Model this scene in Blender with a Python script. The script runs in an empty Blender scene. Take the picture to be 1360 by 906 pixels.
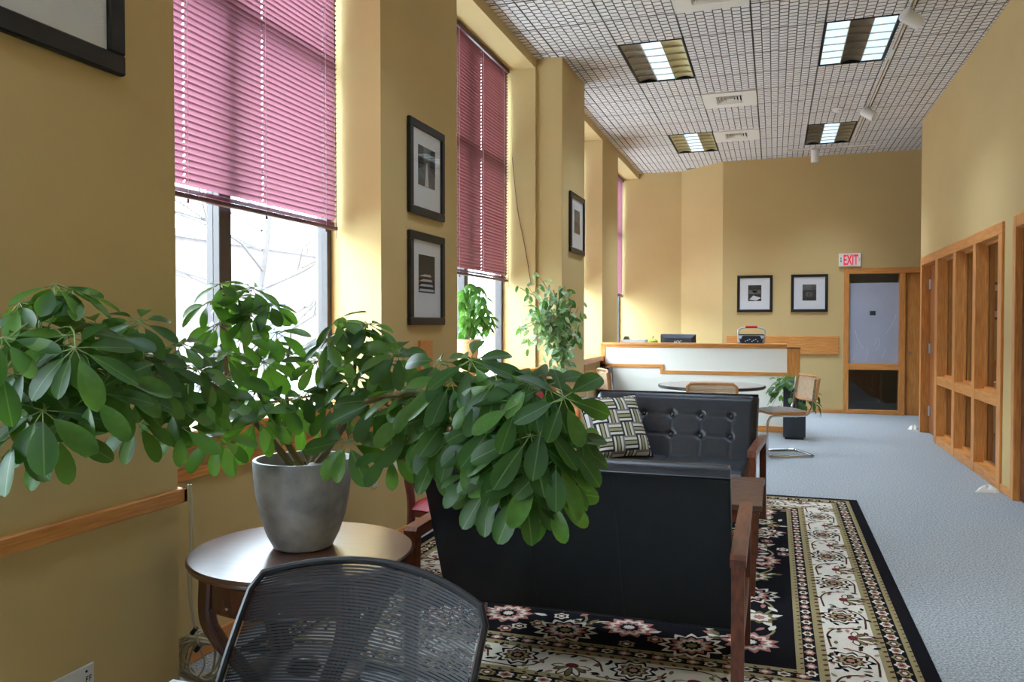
import bpy, math, random
from math import sin, cos, pi, radians as R
from mathutils import Vector as V, Matrix as M, Euler

random.seed(7)
sc = bpy.context.scene
col = sc.collection

# ------------------------------------------------------------------ camera, sky, exposure
FPX, CZ = 1058.0, 1.36
YAW = math.atan((1028 - 680) / FPX)
PIT = math.atan((453 - 431) / FPX)
cam_d = bpy.data.cameras.new('camera')
cam_d.sensor_width = 36.0
cam_d.lens = 36.0 * FPX / 1360.0
cam_d.clip_start = 0.05
cam = bpy.data.objects.new('camera', cam_d)
cam.location = (0, 0, CZ)
cam.rotation_euler = (pi / 2 - PIT, 0, YAW)
col.objects.link(cam)
sc.camera = cam

world = bpy.data.worlds.new('overcast_sky')
sc.world = world
world.use_nodes = True
_bg = world.node_tree.nodes['Background']
_bg.inputs['Color'].default_value = (0.80, 0.93, 1.04, 1)
SKY = 9.0
_bg.inputs['Strength'].default_value = SKY
TUBE = .42
LAMP_W = 7.0        # each recessed ceiling light

sc.view_settings.view_transform = 'Standard'
sc.view_settings.look = 'None'
sc.view_settings.gamma = 1.0
sc.view_settings.use_curve_mapping = False
sc.view_settings.exposure = 1.3

# ------------------------------------------------------------------ geometry helpers
_fw = V((-sin(YAW) * cos(PIT), cos(YAW) * cos(PIT), -sin(PIT)))
_rt = V((cos(YAW), sin(YAW), 0))
_up = _rt.cross(_fw)


def at(px, py, d):
    """point of the place that lies d metres ahead on the sight line of a pixel"""
    return V((0, 0, CZ)) + (_fw + _rt * ((px - 680) / FPX) - _up * ((py - 453) / FPX)) * d


class MB:
    def __init__(s):
        s.v, s.f, s.m, s.sm = [], [], [], []

    def add(s, vs, fs, mi=0, smooth=False):
        b = len(s.v)
        s.v += [tuple(p) for p in vs]
        s.f += [tuple(b + i for i in f) for f in fs]
        s.m += [mi] * len(fs)
        s.sm += [smooth] * len(fs)
        return s

    def box(s, x0, x1, y0, y1, z0, z1, mi=0):
        vs = [(x, y, z) for z in (z0, z1) for y in (y0, y1) for x in (x0, x1)]
        return s.add(vs, [(0, 2, 3, 1), (4, 5, 7, 6), (0, 1, 5, 4), (2, 6, 7, 3), (0, 4, 6, 2), (1, 3, 7, 5)], mi)

    def bbox(s, x0, x1, y0, y1, z0, z1, b=.006, mi=0):
        """box with chamfered edges"""
        vs = []
        for dx, dy, dz in ((b, b, 0), (b, 0, b), (0, b, b)):
            for z in (z0 + dz, z1 - dz):
                for y in (y0 + dy, y1 - dy):
                    for x in (x0 + dx, x1 - dx):
                        vs.append((x, y, z))
        Z_, Y_, X_ = 0, 8, 16
        i = lambda x, y, z: x + 2 * y + 4 * z
        fs = [(Z_ + 0, Z_ + 2, Z_ + 3, Z_ + 1), (Z_ + 4, Z_ + 5, Z_ + 7, Z_ + 6),
              (Y_ + 0, Y_ + 1, Y_ + 5, Y_ + 4), (Y_ + 2, Y_ + 6, Y_ + 7, Y_ + 3),
              (X_ + 0, X_ + 4, X_ + 6, X_ + 2), (X_ + 1, X_ + 3, X_ + 7, X_ + 5)]
        for y in (0, 1):
            for z in (0, 1):
                fs.append((Z_ + i(0, y, z), Z_ + i(1, y, z), Y_ + i(1, y, z), Y_ + i(0, y, z)))
        for x in (0, 1):
            for z in (0, 1):
                fs.append((Z_ + i(x, 0, z), Z_ + i(x, 1, z), X_ + i(x, 1, z), X_ + i(x, 0, z)))
        for x in (0, 1):
            for y in (0, 1):
                fs.append((Y_ + i(x, y, 0), Y_ + i(x, y, 1), X_ + i(x, y, 1), X_ + i(x, y, 0)))
        for x in (0, 1):
            for y in (0, 1):
                for z in (0, 1):
                    k = i(x, y, z)
                    fs.append((Z_ + k, Y_ + k, X_ + k))
        return s.add(vs, fs, mi)

    def tube(s, pts, r, n=8, mi=0, caps=True, closed=False):
        pts = [V(p) for p in pts]
        k = len(pts)
        rs = r if isinstance(r, (list, tuple)) else [r] * k
        vs, fs = [], []
        t0 = (pts[1] - pts[0]).normalized()
        ref = V((0, 0, 1)) if abs(t0.z) < .9 else V((1, 0, 0))
        nrm = t0.cross(ref).normalized()
        for i, p in enumerate(pts):
            if closed:
                t = pts[(i + 1) % k] - pts[i - 1]
            else:
                t = pts[min(i + 1, k - 1)] - pts[max(i - 1, 0)]
            t = t.normalized() if t.length > 1e-9 else t0
            nrm = (nrm - t * nrm.dot(t))
            nrm = nrm.normalized() if nrm.length > 1e-6 else t.orthogonal().normalized()
            bn = t.cross(nrm)
            for j in range(n):
                a = 2 * pi * j / n
                vs.append(p + (nrm * cos(a) + bn * sin(a)) * rs[i])
        for i in range(k if closed else k - 1):
            for j in range(n):
                a, b = i * n, ((i + 1) % k) * n
                fs.append((a + j, a + (j + 1) % n, b + (j + 1) % n, b + j))
        if caps and not closed:
            fs.append(tuple(range(n))[::-1])
            fs.append(tuple((k - 1) * n + j for j in range(n)))
        return s.add(vs, fs, mi, True)

    def lathe(s, prof, n=32, c=(0, 0, 0), mi=0, smooth=True):
        vs, fs = [], []
        for (r, z) in prof:
            for j in range(n):
                a = 2 * pi * j / n
                vs.append((c[0] + r * cos(a), c[1] + r * sin(a), c[2] + z))
        for i in range(len(prof) - 1):
            for j in range(n):
                fs.append((i * n + j, i * n + (j + 1) % n, (i + 1) * n + (j + 1) % n, (i + 1) * n + j))
        if prof[0][0] > 1e-6:
            fs.append(tuple(range(n))[::-1])
        if prof[-1][0] > 1e-6:
            fs.append(tuple((len(prof) - 1) * n + j for j in range(n)))
        return s.add(vs, fs, mi, smooth)

    def prism(s, poly, fn, t0, t1, mi=0):
        """poly: 2-D outline; fn(u, v, t) -> point"""
        n = len(poly)
        vs = [fn(u, v, t0) for u, v in poly] + [fn(u, v, t1) for u, v in poly]
        fs = [tuple(range(n))[::-1], tuple(range(n, 2 * n))]
        fs += [(i, (i + 1) % n, n + (i + 1) % n, n + i) for i in range(n)]
        return s.add(vs, fs, mi)

    def grid(s, fn, nu, nv, mi=0, smooth=True):
        vs = [fn(i / nu, j / nv) for j in range(nv + 1) for i in range(nu + 1)]
        fs = [(j * (nu + 1) + i, j * (nu + 1) + i + 1, (j + 1) * (nu + 1) + i + 1, (j + 1) * (nu + 1) + i)
              for j in range(nv) for i in range(nu)]
        return s.add(vs, fs, mi, smooth)

    def mesh(s, name, mats):
        me = bpy.data.meshes.new(name)
        me.from_pydata(s.v, [], s.f)
        for m in (mats if isinstance(mats, (list, tuple)) else [mats]):
            me.materials.append(m)
        me.polygons.foreach_set('material_index', s.m)
        me.polygons.foreach_set('use_smooth', s.sm)
        me.update()
        if any(s.sm):
            me.set_sharp_from_angle(angle=R(38))
        return me

    def build(s, name, mats, parent=None, loc=None, rot=None):
        return link(name, s.mesh(name, mats), parent, loc, rot)


def link(name, me, parent=None, loc=None, rot=None):
    o = bpy.data.objects.new(name, me)
    col.objects.link(o)
    o.parent = parent
    if loc is not None:
        o.location = loc
    if rot is not None:
        o.rotation_euler = rot
    return o


def tag(o, label=None, cat=None, group=None, kind=None):
    if label: o['label'] = label
    if cat: o['category'] = cat
    if group: o['group'] = group
    if kind: o['kind'] = kind
    return o


def empty(name, loc=(0, 0, 0), rz=0.0, label=None, cat=None, group=None, kind=None):
    o = bpy.data.objects.new(name, None)
    o.empty_display_size = .1
    o.location = loc
    o.rotation_euler = (0, 0, rz)
    col.objects.link(o)
    return tag(o, label, cat, group, kind)


def copy_tree(o, parent=None):
    c = o.copy()
    col.objects.link(c)
    c.parent = parent
    for ch in list(o.children):
        copy_tree(ch, c)
    return c


def bez(pts, n=8):
    """smooth path through points (Catmull-Rom)"""
    pts = [V(p) for p in pts]
    P_ = [pts[0] * 2 - pts[1]] + pts + [pts[-1] * 2 - pts[-2]]
    out = []
    for i in range(1, len(P_) - 2):
        a, b, c, d = P_[i - 1], P_[i], P_[i + 1], P_[i + 2]
        for k in range(n):
            t = k / n
            out.append(.5 * ((2 * b) + (c - a) * t + (2 * a - 5 * b + 4 * c - d) * t * t + (3 * b - a - 3 * c + d) * t ** 3))
    out.append(pts[-1])
    return out


# ------------------------------------------------------------------ materials
MATS = {}


def srgb(r, g, b):
    f = lambda c: (c / 255 / 12.92) if c / 255 <= .04045 else ((c / 255 + .055) / 1.055) ** 2.4
    return (f(r), f(g), f(b), 1)


def mat(name, rgb, rough=.6, metal=0., spec=.5, noise=0., nscale=8., bump=0., bscale=60., transl=None, coat=0., rgb2=None,
        stretch=(1, 1, 1), alpha=1., coords='Object', detail=4.):
    m = bpy.data.materials.new(name)
    m.use_nodes = True
    nt = m.node_tree
    N, L = nt.nodes, nt.links
    b = N['Principled BSDF']
    c = srgb(*rgb)
    b.inputs['Base Color'].default_value = c
    b.inputs['Roughness'].default_value = rough
    b.inputs['Metallic'].default_value = metal
    b.inputs['Specular IOR Level'].default_value = spec
    b.inputs['Coat Weight'].default_value = coat
    b.inputs['Coat Roughness'].default_value = .25
    if noise or bump or rgb2:
        tc = N.new('ShaderNodeTexCoord')
        mp = N.new('ShaderNodeMapping')
        mp.inputs['Scale'].default_value = stretch
        L.new(tc.outputs[coords], mp.inputs['Vector'])
    if noise or rgb2:
        nz = N.new('ShaderNodeTexNoise')
        nz.inputs['Scale'].default_value = nscale
        nz.inputs['Detail'].default_value = detail
        L.new(mp.outputs[0], nz.inputs['Vector'])
        rp = N.new('ShaderNodeValToRGB')
        rp.color_ramp.elements[0].position = .3
        rp.color_ramp.elements[1].position = .7
        if rgb2:
            rp.color_ramp.elements[0].color = srgb(*rgb2)
            rp.color_ramp.elements[1].color = c
        else:
            rp.color_ramp.elements[0].color = tuple(x * (1 - noise) for x in c[:3]) + (1,)
            rp.color_ramp.elements[1].color = tuple(min(1, x * (1 + noise)) for x in c[:3]) + (1,)
        L.new(nz.outputs['Fac'], rp.inputs['Fac'])
        L.new(rp.outputs['Color'], b.inputs['Base Color'])
    if bump:
        nb = N.new('ShaderNodeTexNoise')
        nb.inputs['Scale'].default_value = bscale
        L.new(mp.outputs[0], nb.inputs['Vector'])
        bp = N.new('ShaderNodeBump')
        bp.inputs['Strength'].default_value = bump
        bp.inputs['Distance'].default_value = .01
        L.new(nb.outputs['Fac'], bp.inputs['Height'])
        L.new(bp.outputs['Normal'], b.inputs['Normal'])
    if transl:
        tl = N.new('ShaderNodeBsdfTranslucent')
        tl.inputs['Color'].default_value = srgb(*transl[0])
        mx = N.new('ShaderNodeMixShader')
        mx.inputs['Fac'].default_value = transl[1]
        L.new(b.outputs[0], mx.inputs[1])
        L.new(tl.outputs[0], mx.inputs[2])
        L.new(mx.outputs[0], N['Material Output'].inputs['Surface'])
    MATS[name] = m
    return m


def glass(name, tint=(1, 1, 1), gloss=.06, rough=0.0):
    m = bpy.data.materials.new(name)
    m.use_nodes = True
    nt = m.node_tree
    N, L = nt.nodes, nt.links
    N.remove(N['Principled BSDF'])
    t = N.new('ShaderNodeBsdfTransparent')
    t.inputs['Color'].default_value = (*tint, 1)
    g = N.new('ShaderNodeBsdfGlossy')
    g.inputs['Roughness'].default_value = rough
    lw = N.new('ShaderNodeLayerWeight')
    lw.inputs['Blend'].default_value = .5
    pw = N.new('ShaderNodeMath')
    pw.operation = 'POWER'
    pw.inputs[1].default_value = 4.0
    ml = N.new('ShaderNodeMath')
    ml.operation = 'MULTIPLY_ADD'
    ml.inputs[1].default_value = .5
    ml.inputs[2].default_value = gloss * .5
    L.new(lw.outputs['Facing'], pw.inputs[0])
    L.new(pw.outputs[0], ml.inputs[0])
    mx = N.new('ShaderNodeMixShader')
    L.new(ml.outputs[0], mx.inputs['Fac'])
    L.new(t.outputs[0], mx.inputs[1])
    L.new(g.outputs[0], mx.inputs[2])
    L.new(mx.outputs[0], N['Material Output'].inputs['Surface'])
    MATS[name] = m
    return m


def emit(name, rgb, s):
    m = bpy.data.materials.new(name)
    m.use_nodes = True
    b = m.node_tree.nodes['Principled BSDF']
    b.inputs['Base Color'].default_value = srgb(*rgb)
    b.inputs['Emission Color'].default_value = srgb(*rgb)
    b.inputs['Emission Strength'].default_value = s
    MATS[name] = m
    return m


paint = mat('tan_wall_paint', (205, 179, 124), .75, spec=.25, noise=.03, nscale=1.5, bump=.05, bscale=220)
cream = mat('cream_paint', (244, 242, 232), .7, spec=.25, bump=.04, bscale=220)
white = mat('white_paint', (235, 233, 226), .5)
tile_m = mat('ceiling_tile_fibre', (230, 225, 219), .95, spec=.1, noise=.10, nscale=25, bump=.15, bscale=180)
tile_back = mat('tile_backing_groove_shade', (122, 116, 110), .95, spec=.1)  # backing tone; on the tile groove sides it paints in their shade
carpet = mat('blue_grey_carpet', (205, 209, 209), 1.0, spec=.05, rgb2=(124, 131, 136), nscale=95, bump=1.0, bscale=150, detail=3.)
oak = mat('honey_oak', (224, 158, 86), .42, spec=.45, rgb2=(192, 120, 56), nscale=5., stretch=(18, 18, 1.2), bump=.04, bscale=20)
oak_h = mat('honey_oak_long_grain', (224, 158, 86), .42, spec=.45, rgb2=(194, 122, 58), nscale=5., stretch=(1.2, 1.2, 22), bump=.04, bscale=20)
walnut = mat('reddish_walnut', (122, 66, 40), .35, spec=.5, rgb2=(78, 40, 26), nscale=4., stretch=(14, 2, 6), coat=.3)
dkwood = mat('brown_plank_wood', (104, 72, 50), .4, spec=.5, rgb2=(70, 46, 32), nscale=4., stretch=(3, 18, 6))
mahog = mat('polished_mahogany', (92, 40, 24), .22, spec=.6, rgb2=(60, 24, 15), nscale=4., stretch=(4, 4, 1), coat=.5)
mahog_top = mat('polished_mahogany_top', (88, 44, 30), .3, spec=1., rgb2=(62, 30, 22), nscale=5., stretch=(2, 10, 1), coat=.8)
vinyl = mat('black_vinyl', (27, 29, 34), .36, spec=.5, noise=.15, nscale=14, bump=.12, bscale=130)
vinyl_b = mat('black_vinyl_backing', (19, 20, 23), .55, spec=.35, bump=.12, bscale=300)
bronze = mat('dark_bronze_aluminium', (72, 66, 64), .4, metal=.3)
black = mat('black_lacquer', (22, 22, 24), .4)
blackp = mat('black_plastic', (20, 22, 26), .42)
chrome = mat('chrome', (215, 218, 222), .12, metal=1.)
silver = mat('silver_plastic', (190, 196, 206), .3, metal=.5)
redm = mat('red_rubber_grip', (205, 44, 58), .5)
red_seat = mat('wine_red_upholstery', (142, 40, 48), .55, noise=.1, nscale=30, bump=.1, bscale=200)
pink_seat = mat('dusty_red_upholstery', (176, 70, 84), .6, noise=.1, nscale=30, bump=.1, bscale=200)
mat_board = mat('white_mat_board', (232, 234, 236), .8)
print_dk = mat('dark_grey_print', (60, 60, 60), .7, rgb2=(24, 24, 25), nscale=9., detail=6.)
print_md = mat('mid_grey_print', (128, 128, 126), .7, rgb2=(70, 70, 70), nscale=12., detail=6.)
print_lt = mat('pale_grey_print', (214, 214, 212), .7)
pane_m = glass('clear_window_glass', (.93, .96, .97))
pic_glass = glass('picture_glass', (.97, .97, .97))
blind_m = mat('rose_blind_slat', (134, 74, 84), .45, spec=.4, transl=((156, 103, 115), .33))
blind_dim = mat('dimmed_rose_slat', (112, 58, 60), .5, spec=.3, transl=((120, 66, 66), .2))  # darker copy of the rose slat; second window's dimness put into the colour
blind_rail = mat('mauve_blind_rail', (96, 60, 66), .4)
cord_m = mat('pale_cord', (226, 214, 214), .7, transl=((240, 235, 235), .4))
leaf_m = mat('glossy_dark_leaf', (44, 80, 36), .38, spec=.38, noise=.3, nscale=2., transl=((116, 176, 44), .32))
def midrib(m, rgb):
    N, L = m.node_tree.nodes, m.node_tree.links
    b = N['Principled BSDF']
    src = b.inputs['Base Color'].links[0].from_socket
    tc = N.new('ShaderNodeTexCoord')
    sx = N.new('ShaderNodeSeparateXYZ')
    ab = N.new('ShaderNodeMath'); ab.operation = 'ABSOLUTE'
    lt = N.new('ShaderNodeMath'); lt.operation = 'LESS_THAN'; lt.inputs[1].default_value = .012
    mx = N.new('ShaderNodeMix'); mx.data_type = 'RGBA'
    L.new(tc.outputs['Object'], sx.inputs[0])
    L.new(sx.outputs[0], ab.inputs[0])
    L.new(ab.outputs[0], lt.inputs[0])
    L.new(lt.outputs[0], mx.inputs['Factor'])
    L.new(src, mx.inputs['A'])
    mx.inputs['B'].default_value = srgb(*rgb)
    L.new(mx.outputs['Result'], b.inputs['Base Color'])


midrib(leaf_m, (104, 138, 76))
leaf_l = mat('young_green_leaf', (78, 124, 52), .32, spec=.5, noise=.25, nscale=6., transl=((130, 180, 60), .3))
stem_m = mat('green_brown_stem', (118, 104, 66), .7, noise=.25, nscale=20)
petiole_m = mat('pale_green_petiole', (126, 150, 84), .55)
concrete = mat('grey_cast_stone', (182, 182, 182), .5, spec=.4, rgb2=(118, 119, 121), nscale=9., bump=.12, bscale=30, detail=9.)
soil_m = mat('dark_potting_soil', (46, 36, 28), .95, noise=.4, nscale=60, bump=.8, bscale=90)
terra = mat('pale_tan_pot', (206, 172, 126), .6, noise=.08, nscale=8)
outlet_m = mat('ivory_plastic_plate', (222, 214, 190), .4)
plate_m = mat('white_plastic_plate', (216, 217, 216), .4)
dark_gap = mat('dark_slot', (15, 15, 15), .8)
cable_m = mat('beige_cable', (190, 182, 158), .5)
trof_frame = mat('troffer_black_reveal', (22, 22, 22), .7)
parab = mat('semi_specular_reflector', (176, 170, 148), .32, metal=.75)
parab_y = mat('warm_specular_reflector', (206, 200, 150), .35, metal=.55)
parab_d = mat('dim_specular_reflector', (120, 112, 104), .35, metal=.7)
tube_on = emit('fluorescent_lens', (206, 232, 250), TUBE)
enamel = mat('white_enamel', (228, 226, 220), .4)
track_gold = mat('tan_track_slot', (176, 140, 82), .5, metal=.4)

# ------------------------------------------------------------------ room shell
XA, XB, XR, H = -2.22, -1.96, 1.775, 3.95
YB, YL, YN, YE = 13.14, 13.76, -4.5, 11.318
XOUT = -2.66
WIN = [(2.254, 4.26), (5.455, 7.48), (8.5, 10.67), (11.79, 13.76), (-0.8, 1.28), (-4.0, -2.0)]  # last two are out of view, added for fill light
SILL, HEAD = .90, 3.855

fl = MB().box(-2.66, 4.8, YN - .1, 15.2, -.12, 0).build('floor', carpet)
tag(fl, 'blue-grey flecked carpet covering the whole floor', kind='structure')

wl = empty('wall_left', (XA, 4, 0), label='tan wall with deep window recesses along the street side', kind='structure')
wl_inv = V((-XA, -4, 0))


def wpart(name, mb, m, parent):
    o = mb.build(name, m, parent)
    o.location = -V(parent.location)
    return o


edges = sorted(WIN)
prev = YN
for (a, b) in edges + [(YL, YL)]:
    if a - prev > .02:
        wpart('pier', MB().box(XOUT, XA, prev, a, 0, H), paint, wl)
    if b > a:
        wpart('spandrel', MB().box(XOUT, XA, a, b, 0, SILL), paint, wl)
        wpart('header', MB().box(XOUT, XA, a, b, HEAD, H), paint, wl)
    prev = b
for (a, b) in ((1.28, 2.254), (7.52, 8.47)):
    wpart('column', MB().bbox(XA - .01, XB, a, b, 0, H, .004), paint, wl)

wb = empty('wall_back', (0, YB, 0), label='tan back wall with an angled corner at the left', kind='structure')
wpart('angled_wall', MB().prism([(-1.503, YL), (-.786, YB), (-.786, YB + .15), (-1.4, YL + .15)], lambda u, v, t: (u, v, t), 0, H), paint, wb)
wpart('corner_wall', MB().box(XOUT, -1.503, YL, YL + .15, 0, H), paint, wb)
wpart('main_wall', MB().box(-.786, 1.008, YB, YB + .15, 0, H), paint, wb)
wpart('wall_over_door', MB().box(1.008, 2.8, YB, YB + .15, 2.21, H), paint, wb)
wpart('wall_beyond_door', MB().box(2.8, 4.8, YB, YB + .15, 0, H), paint, wb)

wr = empty('wall_right', (XR, 4, 0), label='tan right wall above and beside the wood framed glazing', kind='structure')
T = .12
wpart('near_wall', MB().box(XR, XR + T, YN, 6.1, 0, H), paint, wr)
wpart('wall_over_openings', MB().box(XR, XR + T, 6.1, 11.21, 2.2, H), paint, wr)
wpart('short_pier', MB().box(XR, XR + T, 7.1, 7.41, 0, 2.2), paint, wr)
wpart('end_pier', MB().box(XR, XR + T, 11.21, YE, 0, H), paint, wr)
wpart('office_end_wall', MB().box(XR + T, 4.8, YE - .12, YE, 0, H), paint, wr)
wpart('office_side_wall', MB().box(4.7, 4.82, 6.98, YE - .12, 0, 2.75), paint, wr)
wpart('office_near_wall', MB().box(XR + T, 4.7, 6.98, 7.1, 0, 2.75), paint, wr)
wpart('office_ceiling', MB().box(XR + T, 4.7, 7.1, YE - .12, 2.7, 2.75), white, wr)
wpart('side_passage_wall', MB().box(4.7, 4.82, YE, YB, 0, H), paint, wr)
wn = MB().box(XOUT, 1.9, YN - .12, YN, 0, H).build('wall_near', paint)
tag(wn, 'tan wall closing the room behind the viewpoint', kind='structure')

# vestibule behind the glazed back door panel
vb = empty('wall_vestibule', (1.5, 14, 0), label='dim vestibule walls behind the glazed panel', kind='structure')
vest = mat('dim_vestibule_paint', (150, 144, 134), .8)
wpart('vestibule_side', MB().box(.5, .6, YB + .15, 15.1, 0, 2.6), vest, vb)
wpart('vestibule_side', MB().box(2.9, 3.0, YB + .15, 15.1, 0, 2.6), vest, vb)
wpart('vestibule_end', MB().box(.5, 3.0, 15.1, 15.2, 0, 2.6), vest, vb)
wpart('vestibule_ceiling', MB().box(.5, 3.0, YB + .15, 15.2, 2.6, 2.7), vest, vb)

vlamp = empty('vestibule_fill_lamp', (1.6, 14.2, 2.6), label='added round fill lamp brightening the vestibule behind the glazed panel', cat='ceiling light')  # added fill lamp, lifts the dark lower pane
MB().lathe([(.16, 0), (.165, -.02), (.15, -.03)], 24).build('base', white, vlamp)
MB().lathe([(.145, -.031), (.12, -.07), (0, -.085)], 24).build('bowl', emit('vestibule_fill_bowl', (255, 240, 220), 1.6), vlamp)

# ceiling of grooved tiles
GX0, GY0, MX, MY = -2.0, 7.38, .60, .615
ceil = empty('ceiling', (0, 6, H), label='grey suspended ceiling of square grooved acoustic tiles', kind='structure')
wpart('backing', MB().box(XOUT, 4.8, YN - .1, 14, H + .03, H + .12), tile_back, ceil)


def groove_tile(nx=8, ny=8):
    mb = MB()
    g, dz = .012, .012
    w, l = MX - .006, MY - .006
    mb.add([(-w / 2, -l / 2, dz), (w / 2, -l / 2, dz), (w / 2, l / 2, dz), (-w / 2, l / 2, dz)], [(0, 3, 2, 1)], 1)
    for i in range(nx):
        x0 = -w / 2 + w * i / nx + .0032
        x1 = -w / 2 + w * (i + 1) / nx - .0032
        cuts = [j / ny for j in range(ny + 1)] if i % 2 == 0 else [0] + [(j + .5) / ny for j in range(ny)] + [1]
        for a, b in zip(cuts[:-1], cuts[1:]):
            y0 = -l / 2 + l * a + g / 2
            y1 = -l / 2 + l * b - g / 2
            k = .0012
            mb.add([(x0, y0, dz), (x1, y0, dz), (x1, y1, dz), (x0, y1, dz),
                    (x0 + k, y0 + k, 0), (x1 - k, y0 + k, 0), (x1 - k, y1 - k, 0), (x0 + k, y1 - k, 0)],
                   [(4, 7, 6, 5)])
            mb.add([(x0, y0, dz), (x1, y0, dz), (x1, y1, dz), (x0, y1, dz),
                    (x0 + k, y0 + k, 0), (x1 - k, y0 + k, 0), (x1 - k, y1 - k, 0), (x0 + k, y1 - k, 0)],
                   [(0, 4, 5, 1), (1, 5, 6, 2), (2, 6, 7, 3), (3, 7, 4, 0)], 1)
    mb.add([(-w / 2, -l / 2, dz), (w / 2, -l / 2, dz), (w / 2, l / 2, dz), (-w / 2, l / 2, dz),
            (-w / 2, -l / 2, dz + .010), (w / 2, -l / 2, dz + .010), (w / 2, l / 2, dz + .010), (-w / 2, l / 2, dz + .010)],
           [(0, 1, 5, 4), (1, 2, 6, 5), (2, 3, 7, 6), (3, 0, 4, 7)], 0)
    return mb


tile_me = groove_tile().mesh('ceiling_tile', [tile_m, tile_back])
taken = set()
LIGHTS = [(1, 0), (4, 0), (1, 6), (4, 6), (1, -6), (4, -6), (1, -12), (4, -12)]      # column, row of the near end; two modules long
VENTS = [(2, -2), (2, 3), (2, 6)]
for i, j in LIGHTS:
    taken |= {(i, j), (i, j + 1)}
taken |= set(VENTS)
for i in range(-1, 8):
    for j in range(-13, 11):
        if (i, j) in taken:
            continue
        cx, cy = GX0 + MX * (i + .5), GY0 + MY * (j + .5)
        if cy > 13.3 and cx > -1.2 or cy > 13.9:
            continue
        if i == 7 and cy < YE:
            continue
        link('ceiling_tile', tile_me, ceil, (cx, cy - 6, 0), (0, 0, pi if (i * 7 + j * 3) % 2 else 0))
wpart('plain_ceiling', MB().box(XOUT, 1.9, YN, GY0 - 13 * MY, H, H + .03), tile_m, ceil)

# ------------------------------------------------------------------ windows
for n, (a, b) in enumerate(WIN):
    w = empty('window_%d' % (n + 1), (-2.58, (a + b) / 2, SILL), label='tall bronze framed street window in a deep recess', kind='structure')
    f = .05
    mb = MB()
    mb.box(-2.62, -2.555, a, a + f, SILL, HEAD).box(-2.62, -2.555, b - f, b, SILL, HEAD)
    mb.box(-2.62, -2.555, a + f, b - f, SILL, SILL + .05).box(-2.62, -2.555, a + f, b - f, HEAD - .05, HEAD)
    wpart('window_frame', mb, bronze, w)
    mid = (a + b) / 2 + .015
    wpart('mullion', MB().bbox(-2.63, -2.55, mid - .045, mid + .045, SILL + .05, HEAD - .05, .004), bronze, w)
    for s in (-1, 1):
        y0, y1 = (a + f, mid - .045) if s < 0 else (mid + .045, b - f)
        wpart('transom', MB().bbox(-2.625, -2.553, y0, y1, 2.90, 2.96, .004), bronze, w)
        wpart('pane', MB().box(-2.592, -2.586, y0, y1, SILL + .05, 2.90), pane_m, w)
        wpart('pane', MB().box(-2.592, -2.586, y0, y1, 2.96, HEAD - .05), pane_m, w)
    near = a if n in (0, 2) else a - .10
    far = b + (.25 if n == 0 else .03)
    if n == 3:
        far = b
    if n < 4:
        wpart('window_sill', MB().bbox(-2.555, XA + .045, a + .001, b - .001, SILL - .001, SILL + .038, .006), oak_h, w)
        wpart('sill_nosing', MB().bbox(XA + .001, XA + .05, near - (0 if n in (0, 2) else .05) + .002, far - .002, SILL - .03, SILL + .04, .006), oak_h, w)
    else:
        wpart('window_sill', MB().bbox(-2.555, XA + .045, a + .001, b - .001, SILL - .001, SILL + .038, .006), oak_h, w)

# ------------------------------------------------------------------ rails, baseboards, wood trim of the setting
tn = 0


def trim(mb, m, label):
    global tn
    tn += 1
    return tag(mb.build('trim_%d' % tn, m), label, kind='structure')


trim(MB().bbox(XB, XB + .022, .9, 2.275, .742, .792, .004).bbox(XA, XB + .022, 2.2535, 2.275, .742, .792, .004), oak_h, 'oak chair rail across the near column')
trim(MB().bbox(XA, XA + .02, 2.28, 7.515, .742, .79, .004), oak_h, 'oak chair rail under the first two windows')
trim(MB().bbox(XA, XA + .022, 4.772, 4.965, .79, 1.256, .004), oak, 'short upright oak board under the lower framed street picture')
trim(MB().bbox(XB, XB + .008, 7.53, 8.47, .775, .79, .002), oak_h, 'thin oak strip across the far column')
trim(MB().bbox(XA, XA + .02, 9.55, 10.5, .742, .78, .004).bbox(XA, XA + .02, 9.55, 9.60, .78, .87, .004), oak_h, 'stepped oak strip under the third window sill')
trim(MB().bbox(-.718, .942, YB - .03, YB - .001, .899, 1.18, .005), oak_h, 'wide oak board fixed to the back wall below two pictures')
bbs = [('left', MB().bbox(XA, XA + .016, 2.26, 7.51, .001, .085, .004).bbox(XB, XB + .016, 7.53, 8.47, .001, .085, .004).bbox(XA, XA + .016, 8.48, 10.5, .001, .085, .004)),
       ('back', MB().bbox(-.78, 1.0, YB - .016, YB, .001, .06, .004)),
       ('right', MB().bbox(XR - .016, XR, 7.112, 7.408, .001, .06, .004).bbox(XR - .016, XR, .0, 6.0, .001, .06, .004))]
for sd, mb in bbs:
    tag(mb.build('baseboard_' + sd, oak_h), 'narrow oak baseboard along the %s wall' % sd, kind='structure')

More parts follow.
